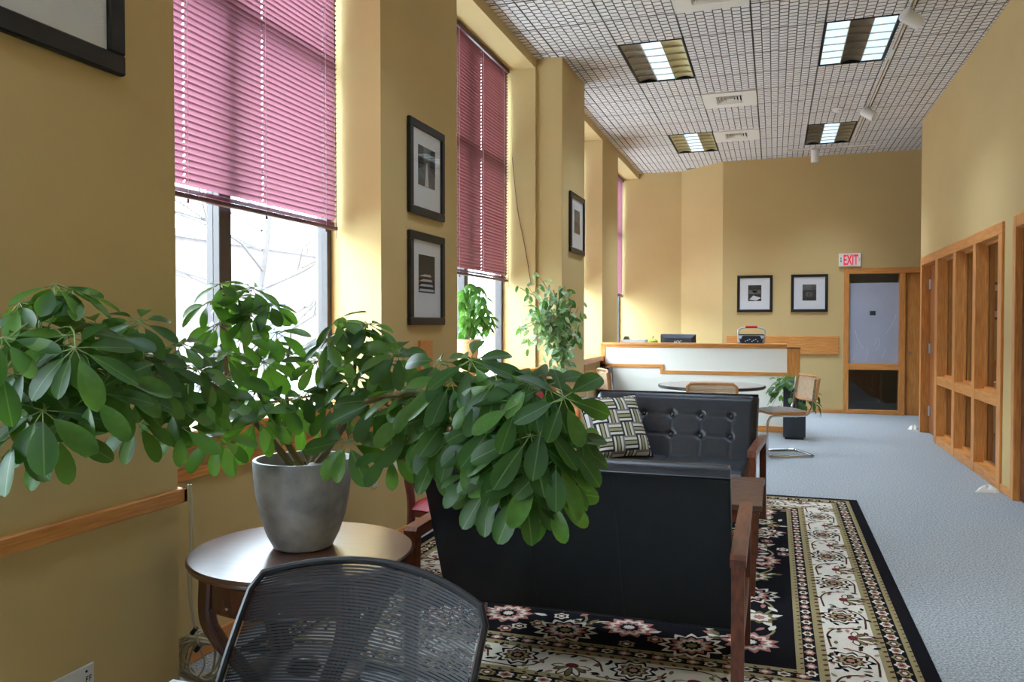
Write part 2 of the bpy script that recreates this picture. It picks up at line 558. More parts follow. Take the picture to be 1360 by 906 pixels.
# ------------------------------------------------------------------ wood framed glazing in the right wall
gz = empty('window_7', (XR, 9.3, 0), label='oak framed office glazing of three bays with upper and lower panes', kind='structure')
X0, X1 = XR - .02, XR + T + .02
MU = [(7.41, 7.53), (8.30, 8.41), (9.16, 9.28), (10.10, 10.24)]
wpart('top_rail', MB().bbox(X0, X1, 7.41, 11.21, 2.10, 2.2, .004), oak_h, gz)
for a, b in MU:
    wpart('mullion', MB().bbox(X0, X1, a, b, 0, 2.10, .004), oak, gz)
for (a, b) in zip(MU[:-1], MU[1:]):
    y0, y1 = a[1], b[0]
    wpart('bottom_rail', MB().bbox(X0 + .004, X1 - .004, y0, y1, .001, .09, .004), oak_h, gz)
    wpart('middle_rail', MB().bbox(X0 + .004, X1 - .004, y0, y1, .675, .77, .004), oak_h, gz)
    for z0, z1 in ((.09, .675), (.77, 2.10)):
        wpart('pane', MB().box(XR + .085, XR + .091, y0, y1, z0, z1), pane_m, gz)
        st = MB()
        for x in (XR + .062, XR + .092):
            st.box(x, x + .022, y0, y0 + .022, z0, z1).box(x, x + .022, y1 - .022, y1, z0, z1)
            st.box(x, x + .022, y0 + .022, y1 - .022, z0, z0 + .022).box(x, x + .022, y0 + .022, y1 - .022, z1 - .022, z1)
        wpart('glazing_bead', st, oak, gz)

d3 = empty('door_3', (XR + .09, 10.6, 0), label='oak office door with steel hinges at the far end of the glazing', kind='structure')
wpart('leaf', MB().bbox(XR + .075, XR + .115, 10.262, 11.10, .005, 2.095, .003), mat('brown_oak_leaf', (170, 104, 52), .42, rgb2=(140, 82, 38), nscale=5., stretch=(18, 18, 1.2)), d3)
wpart('jamb', MB().bbox(X0, X1, 11.12, 11.21, 0, 2.10, .004), oak, d3)
wpart('jamb', MB().bbox(XR + .03, XR + .07, 10.242, 10.262, 0, 2.10, .002), oak, d3)
for z in (.28, 1.06, 1.86):
    wpart('hinge', MB().box(XR + .06, XR + .0755, 10.98, 11.09, z - .06, z + .06), silver, d3)

d2 = empty('door_2', (XR + .05, 6.6, 0), label='reddish wood door with oak casing at the right edge', kind='structure')
wpart('leaf', MB().bbox(XR + .03, XR + .07, 6.2, 7.02, .005, 2.1, .003), walnut, d2)
wpart('casing', MB().bbox(X0, X1, 7.02, 7.1, 0, 2.2, .004).bbox(X0, X1, 6.1, 6.2, 0, 2.2, .004).bbox(X0, X1, 6.2, 7.02, 2.105, 2.2, .004), oak, d2)
wpart('knob', MB().tube([(XR + .03, 6.28, .95), (XR - .01, 6.28, .95), (XR - .03, 6.28, .95)], [.012, .026, .02], 12), chrome, d2)

# glazed panel and door in the back wall
d1 = empty('door_1', (1.45, YB, 0), label='oak framed side panel and slab door under the exit sign', kind='structure')
y0, y1 = YB - .02, YB + .13
wpart('stile', MB().bbox(1.008, 1.083, y0, y1, 0, 2.21, .004), oak, d1)
wpart('stile', MB().bbox(1.78, 1.862, y0, y1, 0, 2.128, .004), oak, d1)
wpart('top_casing', MB().bbox(1.083, 2.8, y0, y1, 2.128, 2.21, .004), oak_h, d1)
wpart('middle_rail', MB().bbox(1.083, 1.78, y0, y1, .672, .762, .004), oak_h, d1)
wpart('bottom_rail', MB().bbox(1.083, 1.78, y0, y1, .001, .062, .004), oak_h, d1)
wpart('pane', MB().box(1.083, 1.78, YB + .06, YB + .066, .762, 2.128), pane_m, d1)
wpart('pane', MB().box(1.083, 1.78, YB + .06, YB + .066, .062, .672), pane_m, d1)
film = mat('frosted_paper_sheet', (172, 178, 196), .6, noise=.06, nscale=2.)
fs = wpart('frosted_sheet', MB().box(1.085, 1.778, YB + .056, YB + .059, .764, 1.99), film, d1)
sm = MB()
for pts in ([(1.17, 1.28), (1.22, 1.12), (1.30, .99)], [(1.33, .80), (1.36, .92), (1.35, 1.0)], [(1.44, 1.04), (1.50, 1.16), (1.52, 1.05), (1.47, .96)],
            [(1.60, 1.22), (1.70, 1.38), (1.74, 1.5)], [(1.15, .82), (1.18, .9)], [(1.56, .84), (1.60, 1.0)]):
    sm.tube(bez([(x, YB + .0555, z) for x, z in pts], 6), .0035, 5)
wpart('smear', sm, mat('pale_smear', (205, 210, 222), .6), d1)
wpart('notice', MB().box(1.38, 1.46, YB + .0535, YB + .0555, 1.50, 1.565), print_dk, d1)
wpart('leaf', MB().bbox(1.862, 2.76, YB + .03, YB + .075, .005, 2.12, .003), oak, d1)
wpart('jamb', MB().bbox(2.76, 2.8, y0, y1, 0, 2.128, .003), oak, d1)
wpart('knob', MB().tube([(1.935, YB + .03, .93), (1.935, YB + .005, .93), (1.935, YB - .02, .93), (1.935, YB - .035, .93)], [.014, .014, .03, .018], 12), chrome, d1)

# ------------------------------------------------------------------ outside: street, pale brick building, bare tree
st = MB().box(-40, XOUT - .02, -30, 45, -.9, -.6).build('street', mat('pale_street', (170, 172, 176), .9))
tag(st, 'pale street ground outside the windows', kind='structure')
brick = mat('dull_pink_brick', (98, 86, 85), .9, noise=.12, nscale=3.)
stone = mat('grey_stone_trim', (116, 114, 114), .9)
wglass = mat('far_window_glass', (74, 82, 92), .5)
bd = empty('brick_building', (-19, 8, -.6), label='pale pink brick building across the street seen through the windows', cat='building')
wpart('wall', MB().box(-24, -19, -14, 34, -.6, 4.3), brick, bd)
wpart('cornice', MB().box(-19.3, -18.8, -14, 34, 4.3, 4.55), stone, bd)
far_w = MB().box(0, .06, -.55, .55, 0, 1.9).mesh('window', wglass)
far_f = MB().box(0, .12, -.68, .68, -.15, 0).box(0, .12, -.68, .68, 1.9, 2.08).box(0, .10, -.68, -.55, 0, 1.9).box(0, .10, .55, .68, 0, 1.9).box(0, .09, -.55, .55, .9, .96).mesh('window_surround', stone)
for k in range(14):
    for z in (.3,):
        o = link('window', far_w, bd, (.0, -19 + k * 3.2, z + .6))
        link('window_surround', far_f, o)
random.seed(21)
tr = empty('bare_tree', (-7.5, 10.4, -.6), label='leafless tree standing outside the first window', cat='tree')
bark = mat('grey_bark', (84, 78, 76), .9)
tb = MB().tube(bez([(0, 0, 0), (.05, .1, 1.2), (-.05, .05, 2.2), (.05, .2, 3.6), (0, .1, 5.2)], 5), [.09 - .0035 * i for i in range(21)], 8)
tb.build('trunk', bark, tr)
br = MB()


def twig(p, d, l, r, dep):
    q = p + d * l
    mid = p + d * l * .5 + V((random.uniform(-.06, .06), random.uniform(-.06, .06), random.uniform(-.03, .08))) * l
    br.tube([p, mid, q], [r, r * .8, r * .55], 5, caps=False)
    if dep:
        for _ in range(3):
            nd = (d + V((random.uniform(-.7, .7), random.uniform(-.7, .7), random.uniform(-.35, .6)))).normalized()
            twig(p + d * l * random.uniform(.4, 1), nd, l * .62, r * .55, dep - 1)


for k in range(15):
    a = random.uniform(0, 2 * pi)
    twig(V((0, .08, 1.0 + k * .3)), V((cos(a), sin(a), .45)).normalized(), 1.5, .028, 3)
tag(br.build('branches', bark, tr), kind='stuff')

# ------------------------------------------------------------------ venetian blinds
BX = -2.50
slat_pitch = .029


def blind(a, b, zb, label, sm=None):
    L_ = b - a - .08
    yc = (a + b) / 2
    t = empty('venetian_blind', (BX, yc, HEAD), label=label, cat='window blind', group='rose venetian blinds in the street windows')
    MB().bbox(-.028, .028, -L_ / 2, L_ / 2, -.042, -.002, .004).build('headrail', blind_rail, t)
    n = int((HEAD - .05 - zb) / slat_pitch)
    mb = MB()
    w, bow, th = .034, .003, R(-54)
    LAD = [L_ / 2 - .14 - .575 * q for q in range(4)]
    prof = []
    for k in range(4):
        u = (k / 3 - .5) * w
        v = bow * (1 - (2 * k / 3 - 1) ** 2)
        prof.append((u * cos(th) + v * sin(th), -u * sin(th) + v * cos(th)))
    for k in range(3):
        (x0, z0), (x1, z1) = prof[k], prof[k + 1]
        cuts = [-L_ / 2, L_ / 2]
        if k == 1:                                   # punched cord holes
            for y in LAD:
                cuts += [y - .0045, y + .0045]
        cuts.sort()
        for q in range(0, len(cuts), 2):
            ya, yb = cuts[q], cuts[q + 1]
            mb.add([(x0, ya, z0), (x1, ya, z1), (x1, yb, z1), (x0, yb, z0)], [(0, 1, 2, 3)], 0, True)
    me = mb.mesh('slat', sm or blind_m)
    for k in range(n):
        rx = random.uniform(-.0012, .0012)
        link('slat', me, t, (0, 0, -.06 - k * slat_pitch), (rx, random.uniform(-.03, .03), 0))
    zl = -.06 - n * slat_pitch
    # slats gathered on the bottom rail
    for k in range(6):
        link('slat', me, t, (0, 0, zl - .002 - k * .0035), (0, R(62), 0))
    MB().bbox(-.016, .016, -L_ / 2, L_ / 2, zl - .046, zl - .024, .004).build('bottom_rail', blind_rail, t)
    for y in LAD:
        c = MB()
        for x in (-.020, .020):
            c.tube([(x, y, -.04), (x, y, zl - .03)], .0011, 5)
        c.build('ladder_cord', cord_m, t)
        MB().lathe([(.0, -.02), (.007, -.018), (.006, 0), (.0, .002)], 10, (.018, y, zl - .05)).build('cord_button', blind_rail, t)
    wand = [(.03, L_ / 2 - .06, -.05), (.032, L_ / 2 - .05, zl + .35), (.034, L_ / 2 - .05, zl - .1)]
    MB().tube(wand, .002, 6).build('pull_cord', blind_rail, t)
    return t


blind(WIN[0][0], WIN[0][1], 1.965, 'rose venetian blind half lowered in the nearest window above the big potted plant')
blind(WIN[1][0], WIN[1][1], 1.82, 'rose venetian blind half lowered in the second window beside the two stacked pictures', blind_dim)
blind(WIN[2][0], WIN[2][1], 1.9, 'rose venetian blind in the third window hidden past the far column')
blind(WIN[3][0], WIN[3][1], 1.88, 'rose venetian blind in the farthest window by the reception counter')
blind(WIN[4][0], WIN[4][1], 1.9, 'rose venetian blind in the window beside the viewpoint')
blind(WIN[5][0], WIN[5][1], 1.9, 'rose venetian blind in the window behind the viewpoint')
drawcord = MB().tube(bez([(-2.452, 7.465, 3.0), (-2.40, 7.468, 2.5), (-2.32, 7.47, 2.1), (-2.26, 7.47, 1.75)], 6), .003, 6)
tag(drawcord.build('pull_cord', blind_rail), 'thin draw cord slanting down the jamb beside the second window', 'cord')

# ------------------------------------------------------------------ ceiling fixtures
LAB = ['troffer with a lit middle tube, nearest on the left', 'troffer with two lit outer tubes beside the light track',
       'small far troffer with a lit middle tube next to an air vent', 'small far troffer with a lit middle tube beside the track end',
       'troffer overhead on the left behind the top edge', 'troffer overhead on the right behind the top edge',
       'troffer behind the viewpoint on the left', 'troffer behind the viewpoint on the right']
LIT = [(0, 1, 0), (1, 0, 1), (0, 1, 0), (0, 1, 0), (0, 1, 0), (1, 0, 1), (0, 1, 0), (1, 0, 1)]
SIDE = [(parab_d, parab_y), (parab_d, parab_d), (parab_y, parab_y), (parab_d, parab), (parab, parab_y), (parab, parab), (parab, parab_y), (parab, parab)]
for k, (i, j) in enumerate(LIGHTS):
    cx, cy = GX0 + MX * (i + .5), GY0 + MY * (j + 1)
    t = empty('ceiling_light', (cx, cy, H), label='recessed fluorescent ' + LAB[k], cat='ceiling light', group='recessed ceiling lights')
    w, l = MX / 2 - .004, MY - .004
    f = MB()
    f.box(-w, -w + .012, -l, l, -.004, .03).box(w - .012, w, -l, l, -.004, .03)
    f.box(-w + .012, w - .012, -l, -l + .012, -.004, .03).box(-w + .012, w - .012, l - .012, l, -.004, .03)
    f.build('frame', trof_frame, t)
    iw, il = w - .014, l - .014
    for c in range(3):
        x0, x1 = -iw + 2 * iw * c / 3, -iw + 2 * iw * (c + 1) / 3
        lit = LIT[k][c]
        m = tube_on if lit else SIDE[k][0 if c < 2 else 1]
        if lit:
            MB().box(x0 + .004, x1 - .004, -il, il, .010, .016).build('lens', m, t)
        else:
            g = MB()
            g.grid(lambda u, v: (x0 + (x1 - x0) * u, -il + 2 * il * v, .006 + .022 * sin(pi * u)), 8, 1)
            g.build('reflector', m, t)
    lv = MB()
    for c in (1, 2):
        x = -iw + 2 * iw * c / 3
        lv.box(x - .002, x + .002, -il, il, -.002, .02)
    lv.build('louvre_divider', parab, t)
    for r in range(1, 6):
        y = -il + 2 * il * r / 6
        MB().box(-iw, iw, y - .0015, y + .0015, -.001, .02).build('louvre_blade', parab, t)
    MB().box(-w, w, -l, l, .0295, .03).build('housing', trof_frame, t)
    ld = bpy.data.lights.new('fluorescent_tubes', 'AREA')
    ld.shape = 'RECTANGLE'
    ld.size, ld.size_y = 2 * iw - .02, 2 * il - .02
    ld.energy = LAMP_W * (1., 1.25, 1.9, 1.9, .75, .8, .5, .5)[k]
    ld.color = (.74, .92, 1.14)
    ld.spread = R(92)
    lo = bpy.data.objects.new('fluorescent_tubes', ld)
    col.objects.link(lo)
    lo.parent = t
    lo.location = (0, 0, -.006)

VL = ['white square air diffuser at the top edge of the picture', 'white square air diffuser nearer of two in line', 'white square air diffuser next to the far left troffer']
for k, (i, j) in enumerate(VENTS):
    cx, cy = GX0 + MX * (i + .5), GY0 + MY * (j + .5)
    t = empty('ceiling_vent', (cx, cy, H), label=VL[k], cat='air vent', group='ceiling air diffusers')
    w, l = MX / 2 - .004, MY / 2 - .004
    vm = mat('vent_enamel', (226, 222, 210), .5) if 'vent_enamel' not in MATS else MATS['vent_enamel']
    a, b = .15, .17
    p = MB().box(-w, w, -l, -b, -.012, .02).box(-w, w, b, l, -.012, .02).box(-w, -a, -b, b, -.012, .02).box(a, w, -b, b, -.012, .02)
    p.build('face_plate', vm, t)
    MB().box(-a, a, -b, b, .016, .02).build('throat', dark_gap, t)
    for q in range(4):
        f_ = 1 - q * .23
        c = MB()
        aa, bb = a * f_, b * f_
        th = .012
        for sgn in (-1, 1):
            c.prism([(sgn * aa, -.012), (sgn * (aa - .02), .012), (sgn * (aa - .024), .012), (sgn * (aa - .004), -.012)], lambda u, v, tt: (u, tt, v), -bb, bb)
            c.prism([(sgn * bb, -.012), (sgn * (bb - .02), .012), (sgn * (bb - .024), .012), (sgn * (bb - .004), -.012)], lambda u, v, tt: (tt, u, v), -aa, aa)
        c.build('vane', vm, t)

sd_ = empty('smoke_detector', (.703, 10.343, H), label='small round white smoke detector on the ceiling', cat='smoke detector')
MB().lathe([(.055, 0), (.06, -.008), (.058, -.02), (.04, -.026)], 24).build('base', enamel, sd_)
MB().lathe([(.035, -.026), (.035, -.04), (.028, -.046), (0, -.047)], 24).build('cover', enamel, sd_)

TX = 1.04
tk = empty('track_rail', (TX, 8.5, H), label='long white lighting track running down the ceiling', cat='track rail')
ch = MB().box(-.018, -.008, -4.2, 3.44, -.02, 0).box(.008, .018, -4.2, 3.44, -.02, 0).box(-.018, .018, -4.2, 3.44, -.004, 0)
ch.build('channel', enamel, tk)
MB().box(-.007, .007, -4.2, 3.44, -.016, -.006).build('conductor', track_gold, tk)
MB().box(-.02, .02, -.25, .02, -.022, 0).build('joiner', enamel, tk)
tk2 = empty('track_rail', (.77, 12.55, H), label='short white lighting track crossing in front of the back wall', cat='track rail')
MB().box(-.6, .6, -.018, .018, -.02, 0).build('channel', enamel, tk2)
MB().box(-.58, .58, -.006, .006, -.023, -.02).build('conductor', track_gold, tk2)


def track_head(p, d, label, r=.055, ln=.17):
    t = empty('track_spotlight', p, label=label, cat='spotlight', group='white track spotlights')
    d = V(d).normalized()
    c = V((0, 0, -.115))
    MB().tube([(0, 0, -.0235), (0, 0, -.045), c], .011, 8).build('stem', enamel, t)
    a, b = c - d * ln / 2, c + d * ln / 2
    MB().tube([a, a + d * .01, b - d * .006, b, b - d * .004, b - d * .03], [r * .82, r, r, r * .97, r * .86, r * .8], 24, caps=True).build('can', enamel, t)
    MB().tube([b - d * .034, b - d * .029], r * .78, 20).build('lamp_face', dark_gap, t)
    return t


track_head((TX, 7.18, H - .001), (.75, .45, -.35), 'white track spotlight at the top edge of the picture')
track_head((TX, 10.25, H - .001), (.62, -.3, -.5), 'white track spotlight tilted sideways partway along the track')
track_head((.555, 12.55, H - .001), (0, .06, -1), 'white cylinder spotlight hanging straight down before the back wall', ln=.19)

# ------------------------------------------------------------------ framed pictures
def picture(loc, rz, w, h, fw_, label, pw, ph, pz, art, frame_m=black):
    t = empty('framed_picture', loc, rz, label=label, cat='picture', group='black framed photographs')
    f = MB()
    d = .028
    for (x0, x1, z0, z1, o) in ((-w / 2, w / 2, 0, fw_, 0), (-w / 2, w / 2, h - fw_, h, 0), (-w / 2, -w / 2 + fw_, fw_, h - fw_, 1), (w / 2 - fw_, w / 2, fw_, h - fw_, 1)):
        f.bbox(x0, x1, -d, -.001, z0, z1, .005)
    f.build('frame', frame_m, t)
    MB().box(-w / 2 + fw_, w / 2 - fw_, -.012, -.002, fw_, h - fw_).build('mat', mat_board, t)
    if art:
        pr = MB().box(-pw / 2, pw / 2, -.0135, -.012, pz - ph / 2, pz + ph / 2).build('print', [print_dk, print_md, print_lt][art[0]], t)
        for (mi, poly) in art[1]:
            MB().prism([(u * pw, pz + v * ph) for u, v in poly], lambda u, v, tt: (u, tt, v), -.0145, -.0136).build('print_shape', [print_dk, print_md, print_lt][mi], t)
    MB().box(-w / 2 + fw_, w / 2 - fw_, -.018, -.0165, fw_, h - fw_).build('pane', pic_glass, t)
    return t


ell = lambda cx, cy, rx, ry, n=14: [(cx + rx * cos(2 * pi * k / n), cy + ry * sin(2 * pi * k / n)) for k in range(n)]
xw = [(2, [(-.5 + .02, -.46 + q * .13), (.2 - q * .06 + .25, -.46 + q * .13), (.16 - q * .06 + .22, -.40 + q * .13), (-.42 + q * .09, -.40 + q * .13)]) for q in range(4)]
picture((XA, 4.89, 2.075), pi / 2, .56, .61, .052, 'black framed photograph, upper of the two stacked beside the second window', .27, .26, .33,
        (1, [(2, [(-.12, -.5), (.1, -.5), (.03, .1), (-.03, .1)]), (0, [(-.5, -.1), (-.2, -.02), (-.2, .5), (-.5, .5)]), (0, [(.5, -.2), (.2, 0), (.25, .5), (.5, .5)])]))
picture((XA, 4.89, 1.355), pi / 2, .56, .61, .052, 'black framed photograph of a striped crossing, lower of the stacked two', .26, .25, .34, (0, xw))
picture((XB, 8.08, 2.09), pi / 2, .62, .61, .052, 'black framed photograph on the far column above the ficus', .24, .24, .33,
        (1, [(0, [(-.5, -.5), (.5, -.5), (.5, -.1), (-.5, .05)])]))
picture((XB, 1.70, 2.136), pi / 2, .62, .78, .062, 'large black framed white picture cut off at the upper left corner', .3, .3, .42, None)
picture((-.293, YB, 1.553), 0, .535, .58, .042, 'black framed photograph on the back wall, left of two, above the radio', .20, .25, .30,
        (0, [(2, [(-.4, -.4), (.1, -.48), (.48, -.3), (-.1, -.15)]), (1, [(-.45, -.05), (.45, -.05), (.45, .22), (-.45, .22)]), (0, [(-.2, .0), (.2, .0), (.2, .18), (-.2, .18)])]))
picture((.514, YB, 1.553), 0, .535, .58, .042, 'black framed photograph on the back wall, right of two, near the exit sign', .20, .25, .30,
        (0, [(1, [(-.5, .15), (.5, .15), (.5, .5), (-.5, .5)]), (1, ell(-.02, -.12, .26, .16)), (2, ell(.02, -.1, .15, .08))]))

# ------------------------------------------------------------------ exit sign
def text_mesh(body, size, name, off=0.):
    c = bpy.data.curves.new(name, 'FONT')
    c.body = body
    c.size = size
    c.extrude = .001
    c.offset = off
    c.align_x = 'CENTER'
    c.align_y = 'CENTER'
    o = bpy.data.objects.new(name, c)
    col.objects.link(o)
    dg = bpy.context.evaluated_depsgraph_get()
    dg.update()
    me = bpy.data.meshes.new_from_object(o.evaluated_get(dg))
    bpy.data.objects.remove(o)
    return me


ex = empty('exit_sign', (1.086, YB, 2.34), label='white exit sign with red lettering above the oak panel', cat='sign')
MB().bbox(-.155, .155, -.045, -.001, -.1, .1, .006).build('housing', white, ex)
ltr = emit('red_exit_letters', (214, 40, 62), .28)
me = text_mesh('EXIT', .175, 'exit_letters', .004)
me.materials.clear(); me.materials.append(ltr)
o = link('letters', me, ex, (.012, -.0475, .0), (pi / 2, 0, 0))
_xs = [v.co.x for v in me.vertices]
_ys = [v.co.y for v in me.vertices]
o.scale = (.205 / (max(_xs) - min(_xs)), .155 / (max(_ys) - min(_ys)), 1)
o.location = (.013 - o.scale[0] * (max(_xs) + min(_xs)) / 2, -.0475, -o.scale[1] * (max(_ys) + min(_ys)) / 2)
MB().prism([(.120, .028), (.127, .028), (.145, 0), (.127, -.028), (.120, -.028), (.136, 0)], lambda u, v, t_: (u, t_, v), -.0475, -.0455).build('chevron', ltr, ex)
mk = MB()
for z in (-.03, -.005, .02):
    mk.box(-.135, -.118, -.0475, -.0455, z, z + .014)
mk.build('test_label', print_dk, ex)

# ------------------------------------------------------------------ reception counter
DY = 10.55
cn = empty('reception_counter', (-1.0, DY, 0), label='cream half-height reception counter with oak cap and stepped trim', cat='counter')
loc_off = lambda p: (-p.location.x, -p.location.y, -p.location.z)


def part(name, mb, m, parent):
    o = mb.build(name, m, parent)
    o.location = -V(parent.location)
    return o


part('panel', MB().box(XA + .002, .157, DY, DY + .12, 0, 1.055), cream, cn)
part('cap', MB().bbox(XA + .002, .157, DY - .025, DY + .20, 1.085, 1.118, .006).bbox(XA + .01, .157, DY - .012, DY + .14, 1.055, 1.085, .004), oak_h, cn)
part('corner_upright', MB().bbox(XA + .002, XA + .07, DY - .016, DY, .79, 1.055, .003), oak, cn)
part('end_post', MB().bbox(.157, .31, DY - .03, DY + .16, 0, 1.06, .004), oak, cn)
part('post_cap', MB().bbox(.15, .317, DY - .036, DY + .166, 1.06, 1.075, .003), dkwood, cn)
part('trim_strip', MB().bbox(XA + .002, -1.37, DY - .016, DY, .79, .835, .003).bbox(-1.415, -1.37, DY - .017, DY - .001, .712, .834, .003).bbox(-1.372, .157, DY - .016, DY, .712, .757, .003), oak_h, cn)
part('base_strip', MB().bbox(XA + .002, .157, DY - .014, DY, .001, .075, .003), oak_h, cn)

dk = empty('office_desk', (-.9, 11.3, 0), label='work desk hidden behind the reception counter', cat='desk')
part('top', MB().bbox(-1.55, .1, DY + .21, 11.6, .71, .75, .004), oak_h, dk)
for x in (-1.5, .02):
    for y in (DY + .27, 11.52):
        part('leg', MB().bbox(x - .025, x + .025, y - .025, y + .025, 0, .71, .004), oak, dk)

mo = empty('computer_monitor', (-1.237, 11.0, .75), label='black computer monitor seen from behind above the counter', cat='monitor')
MB().bbox(-.236, .236, -.02, .02, .13, .478, .01).build('casing', blackp, mo)
MB().add([(-.225, -.0205, .14), (.225, -.0205, .14), (.225, -.0205, .468), (-.225, -.0205, .468), (-.18, -.055, .18), (.18, -.055, .18), (.18, -.055, .425), (-.18, -.055, .425)],
         [(4, 7, 6, 5), (0, 4, 5, 1), (1, 5, 6, 2), (2, 6, 7, 3), (3, 7, 4, 0)]).build('rear_shell', mat('slate_plastic', (52, 58, 68), .35), mo)
lm = text_mesh('AOC', .05, 'maker_mark', .001)
lm.materials.clear(); lm.materials.append(print_lt)
link('maker_mark', lm, mo, (0, -.0562, .372), (pi / 2, 0, 0))
MB().box(-.22, .22, .02, .022, .15, .465).build('screen', dark_gap, mo)
MB().bbox(-.03, .03, -.045, -.01, .01, .2, .006).build('stand', blackp, mo)
MB().bbox(-.12, .12, -.09, .09, 0, .014, .004).build('foot', blackp, mo)

fc = empty('filing_cabinet', (-1.85, 11.1, 0), label='low grey filing cabinet behind the counter by the far window', cat='cabinet')
cab_m = mat('grey_steel', (120, 122, 126), .45)
MB().bbox(-.3, .28, -.28, .28, 0, 1.06, .004).build('body', cab_m, fc)
for z in (.05, .39, .73):
    q = MB().bbox(-.28, .26, -.296, -.281, z, z + .31, .003).build('drawer', cab_m, fc)
    MB().bbox(-.08, .06, -.312, -.297, z + .22, z + .24, .003).build('handle', chrome, q)
bx = empty('document_tray', (-1.86, 11.02, 1.06), label='dark flat document tray stacked with papers behind the counter', cat='tray')
MB().bbox(-.17, .17, -.12, .12, 0, .04, .003).build('tray', blackp, bx)
MB().box(-.15, .19, -.1, .12, .041, .09).build('paper_stack', mat('paper', (205, 206, 206), .8), bx)
gd = empty('green_gourd', (-1.575, 10.93, 1.06), label='round green and yellow gourd behind the counter', cat='gourd')
gm = mat('green_gourd_skin', (120, 160, 52), .5, rgb2=(200, 196, 80), nscale=12)
MB().lathe([(0, 0), (.05, .004), (.075, .04), (.07, .08), (.04, .105), (.015, .11), (0, .108)], 20).build('fruit', gm, gd)
MB().tube(bez([(0, 0, .105), (.005, 0, .125), (.02, 0, .14)], 4), .008, 6).build('stalk', stem_m, gd)
kn = empty('desk_ornament', (-1.98, 11.2, 1.06), label='small dark ornament behind the papers on the cabinet', cat='ornament')
MB().lathe([(0, 0), (.035, .002), (.03, .06), (.045, .1), (.03, .13), (0, .135)], 16).build('figure', mat('dark_olive_ceramic', (88, 84, 62), .5), kn)

rd = empty('portable_radio', (-.275, DY + .08, 1.118), label='silver and black portable radio with red grip on the counter', cat='radio')
MB().bbox(-.17, .17, -.06, .06, 0, .105, .02).build('body', silver, rd)
MB().prism([(-.13, .008), (.13, .008), (.145, .06), (.10, .098), (-.10, .098), (-.145, .06)], lambda u, v, t_: (u, t_, v), -.068, -.055).build('front_panel', mat('navy_panel', (34, 42, 58), .35), rd)
for s in (-1, 1):
    MB().prism([(s * .165, .09), (s * .11, .1), (s * .125, .055)], lambda u, v, t_: (u, t_, v), -.07, -.06).build('speaker_wedge', mat('pale_silver_%d' % s, (214, 220, 232), .3), rd)
kb = MB()
for q, x in enumerate((-.07, -.045, -.02, .01, .03, .055, .08)):
    kb.bbox(x - .008, x + .008, -.073, -.066, .022 + .012 * (q % 3), .034 + .012 * (q % 3), .001)
kb.build('control_buttons', print_lt, rd)
MB().bbox(-.155, .155, -.045, .045, .105, .118, .006).build('top_deck', blackp, rd)
MB().tube(bez([(-.158, 0, .08), (-.16, 0, .16), (-.14, 0, .185), (-.07, 0, .205), (0, 0, .21), (.07, 0, .205), (.14, 0, .185), (.16, 0, .16), (.158, 0, .08)], 5), .011, 8).build('handle', silver, rd)
MB().tube([(-.072, 0, .207), (-.06, 0, .21), (.06, 0, .21), (.072, 0, .207)], .017, 10).build('grip', redm, rd)

# dark folders leaning in the corner
for k, (dx, rot, m_) in enumerate(((0, .10, blackp), (.035, .06, walnut), (.065, .12, blackp))):
    f = MB().bbox(-.01, .01, -.14, .14, 0, .80, .003).build('folded_panel', m_)
    f.location = (-2.115 + dx * 1.6, DY - .2, .0)
    f.rotation_euler = (0, -rot * .4, 0)
    tag(f, ['black flat panel leaning in the counter corner nearest the wall', 'brown flat panel leaning between two black ones', 'black flat panel leaning next to the cane chair'][k], 'panel', 'panels leaning in the counter corner')

# ------------------------------------------------------------------ office beyond the glazing
op = picture((2.62, YE - .121, 1.42), 0, .36, .46, .03, 'dark framed picture inside the glazed office', .2, .25, .23, (1, []))
of = MB().bbox(2.1, 4.6, YE - .145, YE - .121, .82, .92, .003).build('trim_20', oak_h)
tag(of, 'oak rail on the far wall inside the glazed office', kind='structure')
cur = empty('office_fill_lamp', (3.2, 9.3, 2.7), label='added unseen fill lens in the ceiling of the glazed office', cat='ceiling light')  # added fill lamp, brightens the office behind the glazing
MB().box(-.3, .3, -.6, .6, -.012, -.001).build('frame', enamel, cur)
MB().box(-.27, .27, -.57, .57, -.016, -.0121).build('lens', emit('office_fill_lens', (255, 240, 214), 2.), cur)
bag = empty('white_curtain', (2.42, 10.98, 0), label='pale hanging cloth low behind the last office pane', cat='curtain')
MB().grid(lambda u, v: (-.15 + .3 * u + .01 * sin(v * 7), .02 * sin(u * 26), .05 + .6 * v), 40, 6).build('cloth', white, bag)
MB().tube([(-.18, 0, .66), (.18, 0, .66)], .01, 8).build('rod', chrome, bag)
for x in (-.17, .17):
    MB().tube([(x, 0, 0), (x, 0, .66)], .008, 8).build('post', chrome, bag)

# small white door stops on the carpet
for k, (x, y, rz, lab) in enumerate(((1.66, 7.33, .5, 'crumpled white cloth on the carpet by the short wall pier'), (1.73, 11.43, 1.2, 'crumpled white cloth on the carpet at the far wall corner'))):
    mb = MB()
    rr = random.Random(k)
    ph = [rr.uniform(0, 6) for _ in range(6)]

    def lump(u, v):
        a = 2 * pi * u
        r = (1 - v) ** .6
        k1 = 1 + .18 * sin(3 * a + ph[0]) + .1 * sin(7 * a + ph[1])
        return (.10 * r * k1 * cos(a), .055 * r * k1 * sin(a), .05 * (v ** .7) * (1 + .25 * sin(5 * a + ph[2])))
    mb.grid(lump, 28, 6)
    o = mb.build('crumpled_cloth', white, None, (x, y, .001), (0, 0, rz))
    tag(o, lab, 'cloth')

